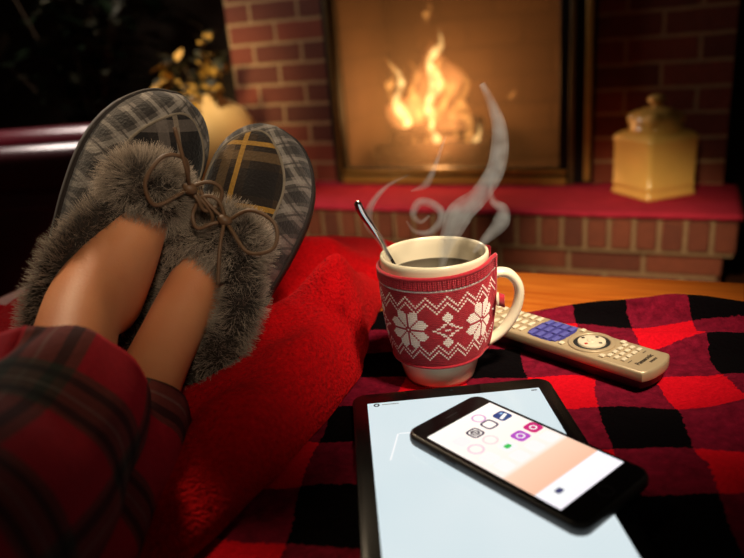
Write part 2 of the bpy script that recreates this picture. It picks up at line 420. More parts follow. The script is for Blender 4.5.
# cream vase with golden leaves left of the brick pier
M_vase = plain('cream_glaze', srgb(240,206,146), .4, var=.1, scale=8)
M_band = plain('dark_band', srgb(40,34,26), .5)
VX, VY = -1.165, .14
vase = thing('vase', 'round cream vase with a dark band standing left of the brick pier', 'vase', fw(VX, VY, -.218), FROT); vase.scale = (1.1,1.1,1.04)
v, f = loft(lathe_rings([(.08,0),(.10,.006),(.10,.03),(.085,.045),(.105,.075),(.15,.13),(.175,.19),(.17,.25),(.14,.30),(.09,.335),(.07,.345),(.075,.36),(.065,.362),(.06,.34),(.05,.3)], 64))
mesh_obj('body', v, f, M_vase, vase)
v, f = loft(lathe_rings([(.086,.040),(.090,.043),(.090,.056),(.095,.058)], 64), False); mesh_obj('band', v, f, M_band, vase)
M_gold = plain('golden_leaf', srgb(176,136,48), .7, var=.5, scale=9); M_dk = plain('dark_leaf', srgb(44,44,20), .7, var=.5, scale=9)
M_stem = plain('plant_stem', srgb(60,44,22), .8)
def leaf_into(V, Fc, p, d, up, L, w):
    d = d.normalized(); s = d.cross(up); s = s.normalized() if s.length > 1e-4 else Vector((1,0,0)); n = s.cross(d)
    b = len(V)
    for t, ww, dz in ((0,.08,0),(.25,.8,.06),(.5,1,.05),(.75,.65,-.02),(1,.02,-.14)):
        c = p+d*L*t+n*dz*L
        V += [c-s*w*ww+n*.12*w, c+n*-.1*w, c+s*w*ww+n*.12*w]
    for q in range(4):
        a = b+q*3; Fc += [(a,a+1,a+4,a+3),(a+1,a+2,a+5,a+4)]
def spray(name, parent, stems, mats, nleaf, L, w, seed, base):
    rnd = random.Random(seed)
    SV, SF = [], []; LV = {m: ([], []) for m in range(len(mats))}
    for st in stems:
        pts = spline(st, 14); fr = frames(pts)
        rings = [[p+(a*cos(2*pi*k/6)+b*sin(2*pi*k/6))*(.006*(1-.7*i/14)) for k in range(6)] for i, (p,t,a,b) in enumerate(fr)]
        v, f = loft(rings); o = len(SV); SV += v; SF += [tuple(i+o for i in q) for q in f]
        for q in range(nleaf):
            i = rnd.randint(3, 14); p, t, a, b = fr[i]; an = rnd.random()*2*pi
            d = (a*cos(an)+b*sin(an))*.9+t*.5+Vector((0,0,-.15)); k = rnd.randrange(len(mats))
            leaf_into(LV[k][0], LV[k][1], p, d, Vector((0,0,1)), L*rnd.uniform(.6,1.2), w*rnd.uniform(.7,1.2))
    mesh_obj('stem', SV, SF, M_stem, parent)
    for k, m in enumerate(mats):
        mesh_obj('foliage', LV[k][0], LV[k][1], m, parent)
br = thing('leafy_branches', 'golden-green leafy branches standing in the cream vase', 'branches', fw(VX, VY, .06), FROT)
spray('branch', br, [[(0,0,.0),(.03,-.02,.10),(.09,-.05,.16),(.15,-.06,.10)],[(0,0,.0),(.04,0,.12),(.10,-.04,.20),(.16,-.05,.22)],[(0,0,.0),(-.02,0,.14),(-.08,.0,.22),(-.15,.02,.20)],
      [(0,0,0),(.02,0,.14),(.05,-.02,.24),(.09,-.03,.30)],[(0,0,0),(-.04,-.02,.10),(-.10,-.05,.16),(-.16,-.06,.10)],[(0,0,0),(.0,-.05,.10),(.03,-.10,.14),(.05,-.14,.06)]], [M_gold, M_dk], 22, .060, .020, 4, 0)
# dark potted plant behind the armchair
M_pot = plain('dark_pot', srgb(54,38,28), .5)
px_, py_ = -2.0, .40
pl = thing('potted_plant', 'tall dark leafy plant in the corner behind the leather armchair', 'plant', Vector((fw(px_,py_,0).x, fw(px_,py_,0).y, 0)), FROT)
v, f = loft(lathe_rings([(.13,0),(.15,.01),(.18,.28),(.19,.30),(.19,.33),(.17,.33),(.165,.29)], 40)); mesh_obj('pot', v, f, M_pot, pl)
rn = random.Random(5)
stems = []
for q in range(15):
    a = rn.random()*2*pi; r = rn.uniform(.1,.5); h = rn.uniform(.55,1.35)
    stems.append([(0,0,.29),(r*.3*cos(a), r*.3*sin(a), .3+h*.4),(r*.7*cos(a), r*.7*sin(a), .3+h*.8),(r*cos(a), r*sin(a), .3+h)])
M_dk2 = plain('deep_leaf', srgb(28,40,24), .3, var=.5, scale=9)
spray('plant', pl, stems, [M_dk2, M_dk], 26, .15, .035, 9, 0)
# burgundy leather armchair
M_leather = plain('burgundy_leather', srgb(104,20,36), .3, var=.2, scale=25, bmp=.0015, coat=.2)
ac = thing('armchair', 'dark burgundy leather armchair with rolled arm left of the feet', 'armchair', (-1.16,2.21,0), (0,0,radians(86)))
def arm(sx):
    A = tube('arm_roll', [(sx,-.445,.475),(sx,-.44,.475),(sx,-.43,.475),(sx,-.41,.475),(sx,-.2,.475),(sx,.2,.475),(sx,.40,.475)], lambda t: .076*min(1, .35+t*9), M_leather, ac, 28)
    box('arm_panel', (sx,0,.25), (.12,.80,.40), M_leather, ac, .03, 3); tube('welt', [(sx*1.18,-.40,.385),(sx*1.18,.0,.385),(sx*1.18,.38,.385)], .014, M_leather, ac, 12)
box('seat_base', (0,0,.20), (.46,.74,.22), M_leather, ac, .03, 3)
box('seat_cushion', (0,-.03,.375), (.42,.70,.15), M_leather, ac, .06, 4)
# (arms run towards the hearth; the near one shows)
for sx in (-.27,.27): arm(sx)
box('backrest', (0,.40,.58), (.60,.18,.72), M_leather, ac, .07, 4)
for sx in (-.25,.25):
    for sy in (-.32,.36): 
        v, f = loft([[Vector((sx+r*cos(2*pi*k/12), sy+r*sin(2*pi*k/12), z)) for k in range(12)] for r, z in ((.018,0),(.028,.1))]); mesh_obj('leg', v, f, M_floor, ac)

# ================================================================ TABLE AND BLANKETS
ta = atan2(-.0968,.2272); tdir = Vector((cos(ta), sin(ta), 0)); tn = Vector((-sin(ta), cos(ta), 0))
tback = Vector((.2057,.846,0)); TL_, TD = 1.25, .98
tc_ = tback + tdir*(-.08) - tn*(TD/2)
tbl = thing('coffee_table', 'orange-brown wooden coffee table under the plaid blanket', 'coffee table', (tc_.x, tc_.y, 0), (0,0,ta))
box('tabletop', (0,0,T-.02), (TL_,TD,.038), M_table, tbl, .006, 3)
box('apron', (0,0,T-.09), (TL_-.16,TD-.16,.09), M_table, tbl, .004, 1)
for sx in (-1,1):
    for sy in (-1,1):
        v, f = loft([[Vector((sx*(TL_/2-.08)+x, sy*(TD/2-.08)+y, z)) for x, y in rrect(w, w, .006, 3)] for w, z in ((.04,0),(.062,.32),(.066,T-.135),(.066,T-.04))]); sharpen(mesh_obj('leg', v, f, M_table, tbl))
# buffalo plaid
def buffalo():
    m, nt, b = new_mat('buffalo_plaid')
    tc = N(nt, 'ShaderNodeTexCoord'); uv = N(nt, 'ShaderNodeUVMap')
    dn = N(nt, 'ShaderNodeTexNoise', i_Scale=9.0, i_Detail=1.0); nt.links.new(uv.outputs[0], dn.inputs['Vector'])
    vm = N(nt, 'ShaderNodeVectorMath', operation='MULTIPLY_ADD'); nt.links.new(dn.outputs['Color'], vm.inputs[0]); vm.inputs[1].default_value = (.03,.03,0); nt.links.new(uv.outputs[0], vm.inputs[2])
    mp = N(nt, 'ShaderNodeMapping'); mp.inputs['Rotation'].default_value = (0,0,radians(10)); nt.links.new(vm.outputs[0], mp.inputs[0])
    fb_ = N(nt, 'ShaderNodeTexNoise', i_Scale=260.0, i_Detail=1.0); nt.links.new(uv.outputs[0], fb_.inputs['Vector'])
    va = N(nt, 'ShaderNodeVectorMath', operation='MULTIPLY_ADD'); nt.links.new(fb_.outputs['Color'], va.inputs[0]); va.inputs[1].default_value = (.0045,.0045,0); nt.links.new(mp.outputs[0], va.inputs[2])
    sx = N(nt, 'ShaderNodeSeparateXYZ'); nt.links.new(va.outputs[0], sx.inputs[0])
    P = .110
    # dark bands pass through the black check centred near (.215,.47)
    cu = .215*cos(radians(10))-.47*sin(radians(10)); cv_ = .215*sin(radians(10))+.47*cos(radians(10))
    a = stripe(nt, sx.outputs[0], P, cu-P/4, P/2); c = stripe(nt, sx.outputs[1], P, cv_-P/4, P/2)
    s = math_(nt, 'ADD', a, c)
    f1 = math_(nt, 'MINIMUM', s, 1.0); f2 = math_(nt, 'SUBTRACT', s, 1.0); f2 = math_(nt, 'MAXIMUM', f2, 0.0)
    fz = N(nt, 'ShaderNodeTexNoise', i_Scale=330.0, i_Detail=2.0); nt.links.new(tc.outputs['Object'], fz.inputs['Vector'])
    fz2 = N(nt, 'ShaderNodeTexNoise', i_Scale=120.0, i_Detail=3.0); nt.links.new(tc.outputs['Object'], fz2.inputs['Vector'])
    mid = mixc(nt, fz2.outputs[0], srgb(56,8,18), srgb(150,24,50))
    c1 = mixc(nt, f1, srgb(214,14,30), mid); c2 = mixc(nt, f2, c1, (.0018,.0016,.0018))
    c3 = mixc(nt, math_(nt, 'MULTIPLY', fz.outputs[0], .45), c2, (.003,.0,.0005))
    nt.links.new(c3, b.inputs['Base Color']); b.inputs['Roughness'].default_value = 1.0; b.inputs['Specular IOR Level'].default_value = .03
    b.inputs['Sheen Weight'].default_value = .0
    h = math_(nt, 'ADD', fz.outputs[0], fz2.outputs[0]); bump(nt, b, h, .6, .003)
    return m
M_buff = buffalo()
def flat_mask(x, y):
    """1 where nothing rests, 0 under the mug, tablet, remote"""
    d = 9
    d = min(d, (Vector((x-.0551, y-.5689))).length-.04)
    d = min(d, max(abs(x-.0622)-.09, abs(y-.408)-.128))
    dd, _ = seg_dist((x,y), (.23,.515), (.108,.66)); d = min(d, dd-.03)
    return smoothstep(0, .05, d)
def blanket_z(x, y):
    z = .004*noise.noise((x*6, y*6, .5))+.0022*noise.noise((x*17, y*17, 2))
    for a, b, h, w in (((.20,.715),(.42,.60),.013,.016),((.27,.71),(.44,.655),.010,.014),((.25,.60),(.42,.53),.009,.018),((.21,.47),(.40,.44),.008,.02),((.29,.50),(.45,.40),.008,.018),((.2,.40),(.36,.33),.006,.016),((-.01,.5),(-.05,.4),.004,.012)):
        d, t = seg_dist((x,y), a, b); z += 1.7*h*exp(-(d/w)**2)*(.4+.6*sin(pi*min(1,max(0,t*.9+.05))))
    return .006+max(-.004, z)*flat_mask(x, y)+.0*x
bv, bf, buv = [], [], []; BL, BD = 1.11, .80; nu, nv = 240, 170
borg = Vector((.19,.690,0)); ba = radians(-14)
bd = Vector((cos(ba), sin(ba), 0)); bn = Vector((-sin(ba), cos(ba), 0))
for i in range(nu+1):
    for j in range(nv+1):
        s = -.74+BL*i/nu; t = -BD*j/nv
        wob = .002*sin(s*21)+.002*sin(s*47+1)
        q = borg + bd*s + bn*(t+wob*(1-j/nv))
        z = blanket_z(q.x, q.y)
        e = min(j/nv*BD, 9); 
        z += .012*exp(-(e/.012)**2)*(.6+.4*sin(s*33))
        if e < .006: z -= (.006-e)*1.3
        # falls over the near edge and the right-hand end of the table
        lp = Vector((q.x-tc_.x, q.y-tc_.y, 0)); lx = lp.dot(tdir); ly = lp.dot(tn)
        ov = max(0, -TD/2-ly, lx-TL_/2)
        if ov > 0: 
            q = q + (tn*ov*.9 if -TD/2-ly > lx-TL_/2 else tdir*-ov*.9); z -= ov
        bv.append((q.x, q.y, T+z)); buv.append((borg.x+bd.x*s+bn.x*t, borg.y+bd.y*s+bn.y*t))
for i in range(nu):
    for j in range(nv):
        a = i*(nv+1)+j; bf.append((a, a+1, a+nv+2, a+nv+1))
bl = mesh_obj('plaid_blanket', bv, bf, M_buff, uvs=buv)
bl.modifiers.new('thick', 'SOLIDIFY').thickness = .004
tag(bl, 'red and black buffalo check blanket spread over the coffee table', 'blanket')

# red fleece
def fleece_mat():
    m, nt, b = new_mat('red_fleece'); tc = N(nt, 'ShaderNodeTexCoord')
    n1 = N(nt, 'ShaderNodeTexNoise', i_Scale=260.0, i_Detail=3.0); nt.links.new(tc.outputs['Object'], n1.inputs['Vector'])
    n2 = N(nt, 'ShaderNodeTexVoronoi', i_Scale=330.0); nt.links.new(tc.outputs['Object'], n2.inputs['Vector'])
    c = mixc(nt, n1.outputs[0], srgb(140,2,8), srgb(226,8,16))
    nt.links.new(c, b.inputs['Base Color']); b.inputs['Roughness'].default_value = 1; b.inputs['Specular IOR Level'].default_value = .1
    b.inputs['Sheen Weight'].default_value = .05; b.inputs['Sheen Tint'].default_value = (1,.1,.1,1)
    bump(nt, b, math_(nt, 'SUBTRACT', n1.outputs[0], math_(nt, 'MULTIPLY', n2.outputs[0], .6)), .9, .004)
    return m
M_fleece = fleece_mat()
edge = [(-.16,1.04),(-.03,1.0),(.035,.96),(.05,.925),(.035,.86),(.015,.77),(-.003,.69),(-.012,.62),(-.022,.565),(-.05,.49),(-.085,.42),(-.13,.34),(-.19,.26),(-.25,.19)]
def edge_x(y):
    pts = sorted((b, a) for a, b in edge); return smooth_tab(pts, min(1.04, max(.19, y)))
def fleece_h(x, y):
    h = .020+.005*noise.noise((x*9, y*9, 7))+.002*noise.noise((x*30, y*30, 3))
    for a, b, hh, w in (((-.12,.60),(-.03,.655),.040,.045),((-.03,.655),(.005,.72),.040,.040),((-.30,.86),(-.15,.83),.022,.06),((-.12,.83),(-.06,.84),.042,.05),
                        ((-.10,.47),(-.04,.58),.022,.035),((-.06,.545),(-.12,.53),.012,.03),((-.17,.40),(-.12,.46),.012,.03)):
        d, t = seg_dist((x,y), a, b); h += hh*exp(-(d/w)**2)
    d, t = seg_dist((x,y), (-.16,.69), (.0,.805)); h -= .020*exp(-(d/.016)**2)
    return h
fv, ff = [], []; nu, nv = 170, 190
for i in range(nv+1):
    y = .19+.85*i/nv; xe = edge_x(y)
    for j in range(nu+1):
        s = (j/nu)**1.8                             # denser towards the free edge
        x = xe - s*(xe+.45)
        d = xe-x
        prof = min(1, d/.034); prof = sqrt(max(0, 1-(1-prof)**2))
        eb = min(1, max(0, (1.04-y)/.04)); prof *= sqrt(max(0, 1-(1-eb)**2))
        h = fleece_h(x, y)
        fv.append((x + .004*noise.noise((y*20, j*.02, 1)), y, T+.008+max(0, h*prof)))
for i in range(nv):
    for j in range(nu):
        a = i*(nu+1)+j; ff.append((a, a+nu+1, a+nu+2, a+1))
fo = mesh_obj('fleece_blanket', fv, ff, M_fleece); tag(fo, 'bright red fleece blanket bunched under the slippered feet', 'blanket')

# ================================================================ MUG
M_cream = plain('cream_ceramic', srgb(238,222,190), .18, coat=.5, sss=.0)
MX, MY, MZ = .0551, .5689, T+.0075
MSC = (.952,.952,.977)
mug = thing('mug', 'cream coffee mug in a red and white knitted sleeve', 'mug', (MX,MY,MZ), (0,0,radians(2))); mug.scale = MSC
def mug_r(z): return smooth_tab([(0,.0325),(.006,.0345),(.02,.0385),(.04,.0435),(.06,.0465),(.08,.0482),(.10,.0490),(.122,.0495)], z)
prof = [(.002,.002),(.029,.002),(.030,0)]+[(mug_r(z), z) for z in [0,.003,.006,.01,.015,.02,.03,.04,.05,.06,.07,.08,.09,.10,.108,.114]]
prof += [(.0494,.1165),(.0488,.1185),(.0476,.1193),(.0464,.1185),(.0458,.1165)]+[(mug_r(z)-.0036, z) for z in (.11,.10,.09,.08,.06,.04,.02,.012)]+[(.02,.008),(.002,.008)]
v, f = loft(lathe_rings(prof, 96)); mesh_obj('body', v, f, M_cream, mug)
hp = spline([(.0465,0,.088),(.057,0,.0935),(.069,0,.091),(.0775,0,.078),(.076,0,.060),(.067,0,.043),(.055,0,.032),(.0425,0,.027)], 40)
fr = frames(hp); rings = []
for i, (p, t, a, b) in enumerate(fr):
    u = i/40; e = 1+.45*exp(-(u/.07)**2)+.3*exp(-((1-u)/.07)**2)
    n_ = Vector((0,1,0)); a2 = t.cross(n_).normalized()
    rings.append([p+(n_*cos(2*pi*k/18)*.0068+a2*sin(2*pi*k/18)*.0046)*e for k in range(18)])
v, f = loft(rings); mesh_obj('handle', v, f, M_cream, mug)
# coffee
mc, nt, b = new_mat('black_coffee'); b.inputs['Base Color'].default_value = (.012,.005,.002,1); b.inputs['Roughness'].default_value = .06
r_c = mug_r(.098)-.0038
cof = mesh_obj('coffee', *loft(lathe_rings([(.001,.0982),(r_c*.6,.0982),(r_c*.96,.0983),(r_c,.0988),(r_c,.0962),(.001,.0962)], 64)), mc)
cof.location = (MX,MY,MZ); cof.scale = MSC; tag(cof, 'black coffee filling the mug in the knitted sleeve', 'coffee')
# knitted sleeve : every stitch a small bulge, coloured by the fair isle chart
M_knit = plain('red_yarn', srgb(176,18,38), .9, var=.35, scale=300, bmp=.0008, sheen=.2); M_white = plain('white_yarn', srgb(255,238,226), .9, var=.08, scale=300, bmp=.0008, sheen=.2)
NC, NR = 160, 41
chart = [[0]*40 for _ in range(NR)]
def zig(c): c %= 10; return c if c <= 5 else 10-c
for c in range(40):
    chart[0][c] = 1
    chart[3+zig(c)][c] = 1; chart[6+zig(c)][c] = 1
    chart[NR-8-zig(c)+3][c] = 1; chart[NR-11-zig(c)+3][c] = 1
petal = {1:(2,8),2:(3,9),3:(4,10),4:(5,9),5:(6,8)}
cy = 20
for dy in range(-10,11):
    for dx in range(-10,11):
        a, b_ = abs(dx), abs(dy); hi, lo = max(a,b_), min(a,b_)
        on = lo in petal and petal[lo][0] <= hi <= petal[lo][1] and hi > lo
        if a+b_ == 0: on = True
        if on and abs(dy) <= 9: chart[cy+dy][dx % 40] = 1
for dy in range(-4,5):
    for dx in range(-7,8):
        q = abs(dx)+abs(dy)*1.7
        if 5.2 <= q <= 7.1 or (dx == 0 and dy == 0) or (abs(dx) == 1 and dy == 0): chart[cy+dy][20+dx] = 1
for sgn in (-1,1):
    for dy, ww in ((4,0),(5,1),(6,2),(7,2),(8,1),(9,0)):
        for dx in range(-ww, ww+1): chart[cy+sgn*dy][20+dx] = 1
z_top, z_bot, z_rib = .0985, .0255, .1085
gap = radians(13)
SV, SF, SM = [], [], []
def slant(a): return .0055*exp(-((1-cos(a))/.5)**1.0)-.0008*sin(a)                    # the sleeve rides up towards the handle
def sleeve_pt(a, z, off=0):
    e = min(abs(a), 2*pi-abs(a)) if a >= 0 else abs(a)
    flare = .003*exp(-((e-gap)/.12)**2)
    z2 = z+slant(a)*(z/.1)
    rr = mug_r(max(0,z2))+.0012+flare+off
    return Vector((rr*cos(a), rr*sin(a), z2))
def blob(p, d, n, L, w, h, m):
    d = d.normalized(); s = d.cross(n).normalized(); b0 = len(SV)
    SV.extend([p-d*L, p-s*w, p+d*L, p+s*w, p+n*h, p-n*h*.5, p-d*L*.5-s*w*.75+n*h*.5, p-d*L*.5+s*w*.75+n*h*.5, p+d*L*.5-s*w*.75+n*h*.5, p+d*L*.5+s*w*.75+n*h*.5])
    A = [(0,6,7),(6,1,4),(6,4,7),(7,4,3),(1,8,4),(8,9,4),(9,3,4),(8,2,9),(0,1,6),(0,7,3),(1,2,8),(3,9,2),(0,5,1),(1,5,2),(2,5,3),(3,5,0)]
    SF.extend([tuple(b0+i for i in t) for t in A]); SM.extend([m]*len(A))
a_phase = radians(231)                                # puts the big snowflake where the photo shows it
span = 2*pi-2*gap
for r in range(NR):
    z = z_top-(z_top-z_bot)*(r+.5)/NR
    for c in range(NC):
        a = gap+span*(c+.5)/NC
        col = int(round((a-a_phase)/span*NC)) % 40
        m = chart[r][col]
        p = sleeve_pt(a, z, .0012); n = Vector((cos(a), sin(a), 0)); tg = Vector((-sin(a), cos(a), 0)); w = span/NC*p.xy.length
        for sg in (-1,1):
            blob(p+tg*sg*w*.25, Vector((0,0,1))*1.0+tg*sg*.55, n, .00125, w*.30, .0007, m)
for c in range(72):                                     # ribbed top and bottom bands
    a = gap+span*(c+.5)/72
    for z0, z1 in ((z_top+.0003, z_rib),):
        k = 5
        for q in range(k):
            z = z0+(z1-z0)*(q+.5)/k; p = sleeve_pt(a, z, .0018); n = Vector((cos(a), sin(a), 0)); tg = Vector((-sin(a), cos(a), 0)); w = span/72*p.xy.length
            for sg in (-1,1): blob(p+tg*sg*w*.2, Vector((0,0,1))+tg*sg*.4, n, .0016, w*.24, .0011, 0)
ns = 120                                                # backing cloth under the stitches, rolled edges
b0 = len(SV); zs = [z_bot-.001+(z_rib-z_bot+.001)*q/10 for q in range(11)]
for c in range(ns+1):
    a = gap+span*c/ns
    for z in zs: SV.append(sleeve_pt(a, z, .0008))
for c in range(ns):
    for q in range(10):
        a = b0+c*11+q; SF.append((a, a+11, a+12, a+1)); SM.append(0)
for zz, rr in ((z_bot-.0005,.0016),(z_rib,.0019)):       # rolled rims
    pts = [sleeve_pt(gap+span*c/ns, zz, .0012) for c in range(ns+1)]
    rg = [[p+(Vector((p.x,p.y,0)).normalized()*cos(2*pi*k/8)+Vector((0,0,1))*sin(2*pi*k/8))*rr for k in range(8)] for p in pts]
    v, f = loft(rg); o_ = len(SV); SV += v; SF += [tuple(i+o_ for i in q) for q in f]; SM += [0]*len(f)
for a in (gap, 2*pi-gap):
    pts = [sleeve_pt(a, z, .0012) for z in zs]
    rg = [[p+(Vector((cos(a),sin(a),0))*cos(2*pi*k/8)+Vector((-sin(a),cos(a),0))*sin(2*pi*k/8))*.0018 for k in range(8)] for p in pts]
    v, f = loft(rg); o_ = len(SV); SV += v; SF += [tuple(i+o_ for i in q) for q in f]; SM += [0]*len(f)
sl = thing('mug_sleeve', 'red and white snowflake-patterned knitted sleeve buttoned around the cream mug', 'mug sleeve', (MX,MY,MZ), (0,0,radians(2))); sl.scale = MSC
mesh_obj('knit_band', SV, SF, [M_knit, M_white], sl, True, SM)
# strap and button under the handle
st_pts = [sleeve_pt(a, .068, .0022) for a in (2*pi-gap-.06, 2*pi-gap, 2*pi-gap*.4)]+[Vector((.062,-.008,.068))]
v = []; 
for p in st_pts: v += [p+Vector((0,0,.006)), p-Vector((0,0,.006))]
s_ = mesh_obj('strap', v, [(2*i,2*i+1,2*i+3,2*i+2) for i in range(3)], M_knit, sl); s_.modifiers.new('t','SOLIDIFY').thickness = .0025
ab = 2*pi-gap-.05; pb = sleeve_pt(ab, .070, .0035); nb = Vector((cos(ab), sin(ab), 0)); tb = Vector((-sin(ab), cos(ab), 0))
rg = [[pb+nb*h+(tb*cos(2*pi*k/20)+Vector((0,0,1))*sin(2*pi*k/20))*r for k in range(20)] for r, h in ((.0055,0),(.0064,.0008),(.0064,.0018),(.0055,.0024),(.0045,.0019),(.001,.0019))]
v, f = loft(rg); mesh_obj('button', v, f, M_cream, s_)
# spoon
M_steel = plain('steel', (.62,.60,.57), .14, 1.0)
sp = thing('spoon', 'steel teaspoon standing in the coffee leaning on the mug rim', 'spoon', (MX,MY,MZ)); sp.scale = MSC
tip = Vector((-.0655,-.012,.172)); rim = Vector((-.0420,.004,.120)); dirn = (rim-tip).normalized(); bot = rim+dirn*.085
sp_pts = spline([tip, tip.lerp(rim,.25)+Vector((-.002,0,.001)), tip.lerp(rim,.6), rim, rim.lerp(bot,.5), bot], 40)
tube('handle', sp_pts, lambda t: lerp_tab([(0,.0012),(.03,.0032),(.12,.0036),(.35,.0028),(.6,.0017),(1,.0016)], t), M_steel, sp, 14, .45)
v, f = loft([[bot+dirn*(y*.028)+Vector((0,1,0))*(.0095*w*cos(2*pi*k/20))+dirn.cross(Vector((0,1,0)))*(.004*w*sin(2*pi*k/20)) for k in range(20)] for y, w in ((-.1,.15),(.05,.5),(.3,.95),(.55,1),(.8,.75),(.95,.3),(1,.05))])
mesh_obj('bowl', v, f, M_steel, sp)
# steam
def steam_mat(name, d):
    m, nt, b = new_mat(name); nt.nodes.remove(b); out = nt.nodes['Material Output']
    tc = N(nt, 'ShaderNodeTexCoord'); nz = N(nt, 'ShaderNodeTexNoise', i_Scale=60.0, i_Detail=1.0); nt.links.new(tc.outputs['Object'], nz.inputs['Vector'])
    vs = N(nt, 'ShaderNodeVolumeScatter'); vs.inputs['Color'].default_value = (1,.97,.94,1); vs.inputs['Anisotropy'].default_value = .1
    nt.links.new(math_(nt, 'MULTIPLY', math_(nt, 'POWER', nz.outputs[0], 1.5), d*2.6), vs.inputs['Density'])
    nt.links.new(vs.outputs[0], out.inputs['Volume']); return m
M_st1 = steam_mat('steam_dense', 62); M_st2 = steam_mat('steam_thin', 48)
stm = thing('steam', 'pale curling steam rising from the hot coffee', 'steam', (MX,MY,MZ), (0,0,0))
stm['kind'] = 'stuff'
def wisp(pts, r, mat, flat, n=50):
    for k in (1.45, .95, .5): tube('wisp', spline(pts, n), lambda t: max(.0003, lerp_tab(r, t)*k), mat, stm, 16, flat)
wisp([(.006,0,.100),(.010,0,.118),(.017,0,.134),(.025,.003,.148),(.041,.005,.160),(.056,.005,.182),(.060,.005,.210),(.055,.005,.232),(.046,.005,.252)], [(0,.002),(.2,.006),(.35,.0085),(.5,.0062),(.7,.0055),(1,.002)], M_st1, .6)
wisp([(-.002,0,.148),(-.010,0,.143),(-.016,0,.150),(-.010,0,.160),(.000,0,.158),(.008,0,.150),(.006,0,.140),(-.004,0,.133),(-.016,0,.136),(-.022,0,.145)], [(0,.001),(.3,.003),(.7,.0028),(1,.0008)], M_st2, .7)
wisp([(-.016,.01,.168),(-.004,.01,.172),(.003,.01,.182),(.010,.01,.198),(.016,.01,.212)], [(0,.0008),(.3,.0028),(1,.0006)], M_st2, .7)
wisp([(-.038,.0,.112),(-.044,.0,.128),(-.054,.0,.146),(-.050,.0,.162),(-.036,.0,.176),(-.018,.0,.184)], [(0,.0015),(.4,.0032),(1,.0006)], M_st2, .8)
wisp([(.034,.0,.112),(.046,.0,.124),(.058,.0,.136),(.060,.0,.148),(.052,.0,.156),(.050,.0,.170),(.054,.0,.186)], [(0,.0015),(.35,.0055),(.6,.003),(1,.0006)], M_st2, .6)

# ================================================================ TABLET
M_bezel = plain('black_glass', (.003,.003,.0035), .22, spec=.25); M_alu = plain('dark_aluminium', (.05,.05,.055), .35, .8)
TZ = T+.0075
tab = thing('tablet', 'black-framed tablet with a blank white screen lying under the phone', 'tablet', (.0622,.408,TZ), (0,0,radians(1.5)))
v, f = slab(.1690,.240,.012,0,.0070,.0018); sharpen(mesh_obj('body', v, f, M_bezel, tab))
ms_, nt, b = new_mat('tablet_screen'); b.inputs['Base Color'].default_value = (.02,.02,.02,1); b.inputs['Roughness'].default_value = .2
tc = N(nt, 'ShaderNodeTexCoord'); nz = N(nt, 'ShaderNodeTexNoise', i_Scale=9.0); nt.links.new(tc.outputs['Object'], nz.inputs['Vector'])
nt.links.new(mixc(nt, nz.outputs[0], srgb(206,226,232), srgb(232,240,242)), b.inputs['Emission Color']); b.inputs['Emission Strength'].default_value = .98
SWX, SWY = .1440, .204
v, f = slab(SWX, SWY, .0006, .00700, .00735, .0001, 2); scn = mesh_obj('screen', v, f, ms_, tab, False)
M_ink = plain('screen_ink', srgb(60,62,70), .4); M_ink2 = plain('screen_grey', srgb(150,160,166), .4)
def ring_mark(name, c, r0, r1, z, mat, parent, sx=1, n=20):
    vv = []; 
    for k in range(n): a = 2*pi*k/n; vv += [Vector((c[0]+r0*cos(a)*sx, c[1]+r0*sin(a), z)), Vector((c[0]+r1*cos(a)*sx, c[1]+r1*sin(a), z))]
    return mesh_obj(name, vv, [(2*k,2*k+1,(2*k+3) % (2*n),(2*k+2) % (2*n)) for k in range(n)], mat, parent, False)
def quad_mark(name, c, w, h, z, mat, parent, ang=0, r=None):
    r = r if r else min(w,h)*.3; ca, sa = cos(ang), sin(ang)
    pts = [(c[0]+x*ca-y*sa, c[1]+x*sa+y*ca, z) for x, y in rrect(w, h, r, 4)]
    return mesh_obj(name, pts, [tuple(range(len(pts)))], mat, parent, False)
ring_mark('menu_icon', (-.0645,.0982), .0012, .0026, .00742, M_ink, scn)
quad_mark('title_line', (-.053,.0982), .014, .0012, .00742, M_ink2, scn)
quad_mark('battery_mark', (.067,.0985), .005, .0016, .00742, M_ink, scn)
M_pale = emit('screen_pale', (1,1,1), 1.0)
quad_mark('pale_line', (-.055,.035), .0012, .035, .00742, M_pale, scn, radians(-14)); quad_mark('pale_line', (-.02,.052), .06, .0012, .00742, M_pale, scn)  # slanted line is a reflection drawn on the screen; the other a plain pale line
ring_mark('camera_lens', (0,.112), .0, .0016, .00712, M_alu, tab)
ring_mark('home_button', (0,-.110), .0040, .0046, .00712, M_alu, tab)

# ================================================================ PHONE
M_case = plain('black_case', (.012,.010,.009), .42, var=.3, scale=200)
pc = Vector((.0925,.4092)); pdir = Vector((cos(radians(128.1)), sin(radians(128.1)))); pang = atan2(pdir.y, pdir.x)-pi/2
ph = thing('smartphone', 'smartphone in a black case with lit home screen lying on the tablet', 'phone', (pc.x, pc.y, TZ+.0076), (0,0,pang))
v, f = slab(.0790,.1540,.0105,0,.0098,.0032); sharpen(mesh_obj('case', v, f, M_case, ph), 60)
v, f = slab(.0742,.1490,.0085,.0096,.0101,.0002); mesh_obj('glass_front', v, f, M_bezel, ph, False)
mw, nt, b = new_mat('phone_wallpaper'); b.inputs['Base Color'].default_value = (.02,.02,.02,1); b.inputs['Roughness'].default_value = .15
tc = N(nt, 'ShaderNodeTexCoord'); sx = N(nt, 'ShaderNodeSeparateXYZ'); nt.links.new(tc.outputs['Object'], sx.inputs[0])
cr = N(nt, 'ShaderNodeValToRGB'); e = cr.color_ramp; e.elements[0].position = 0; e.elements[0].color = (*srgb(246,240,246), 1); e.elements[1].position = 1; e.elements[1].color = (*srgb(255,248,240), 1)
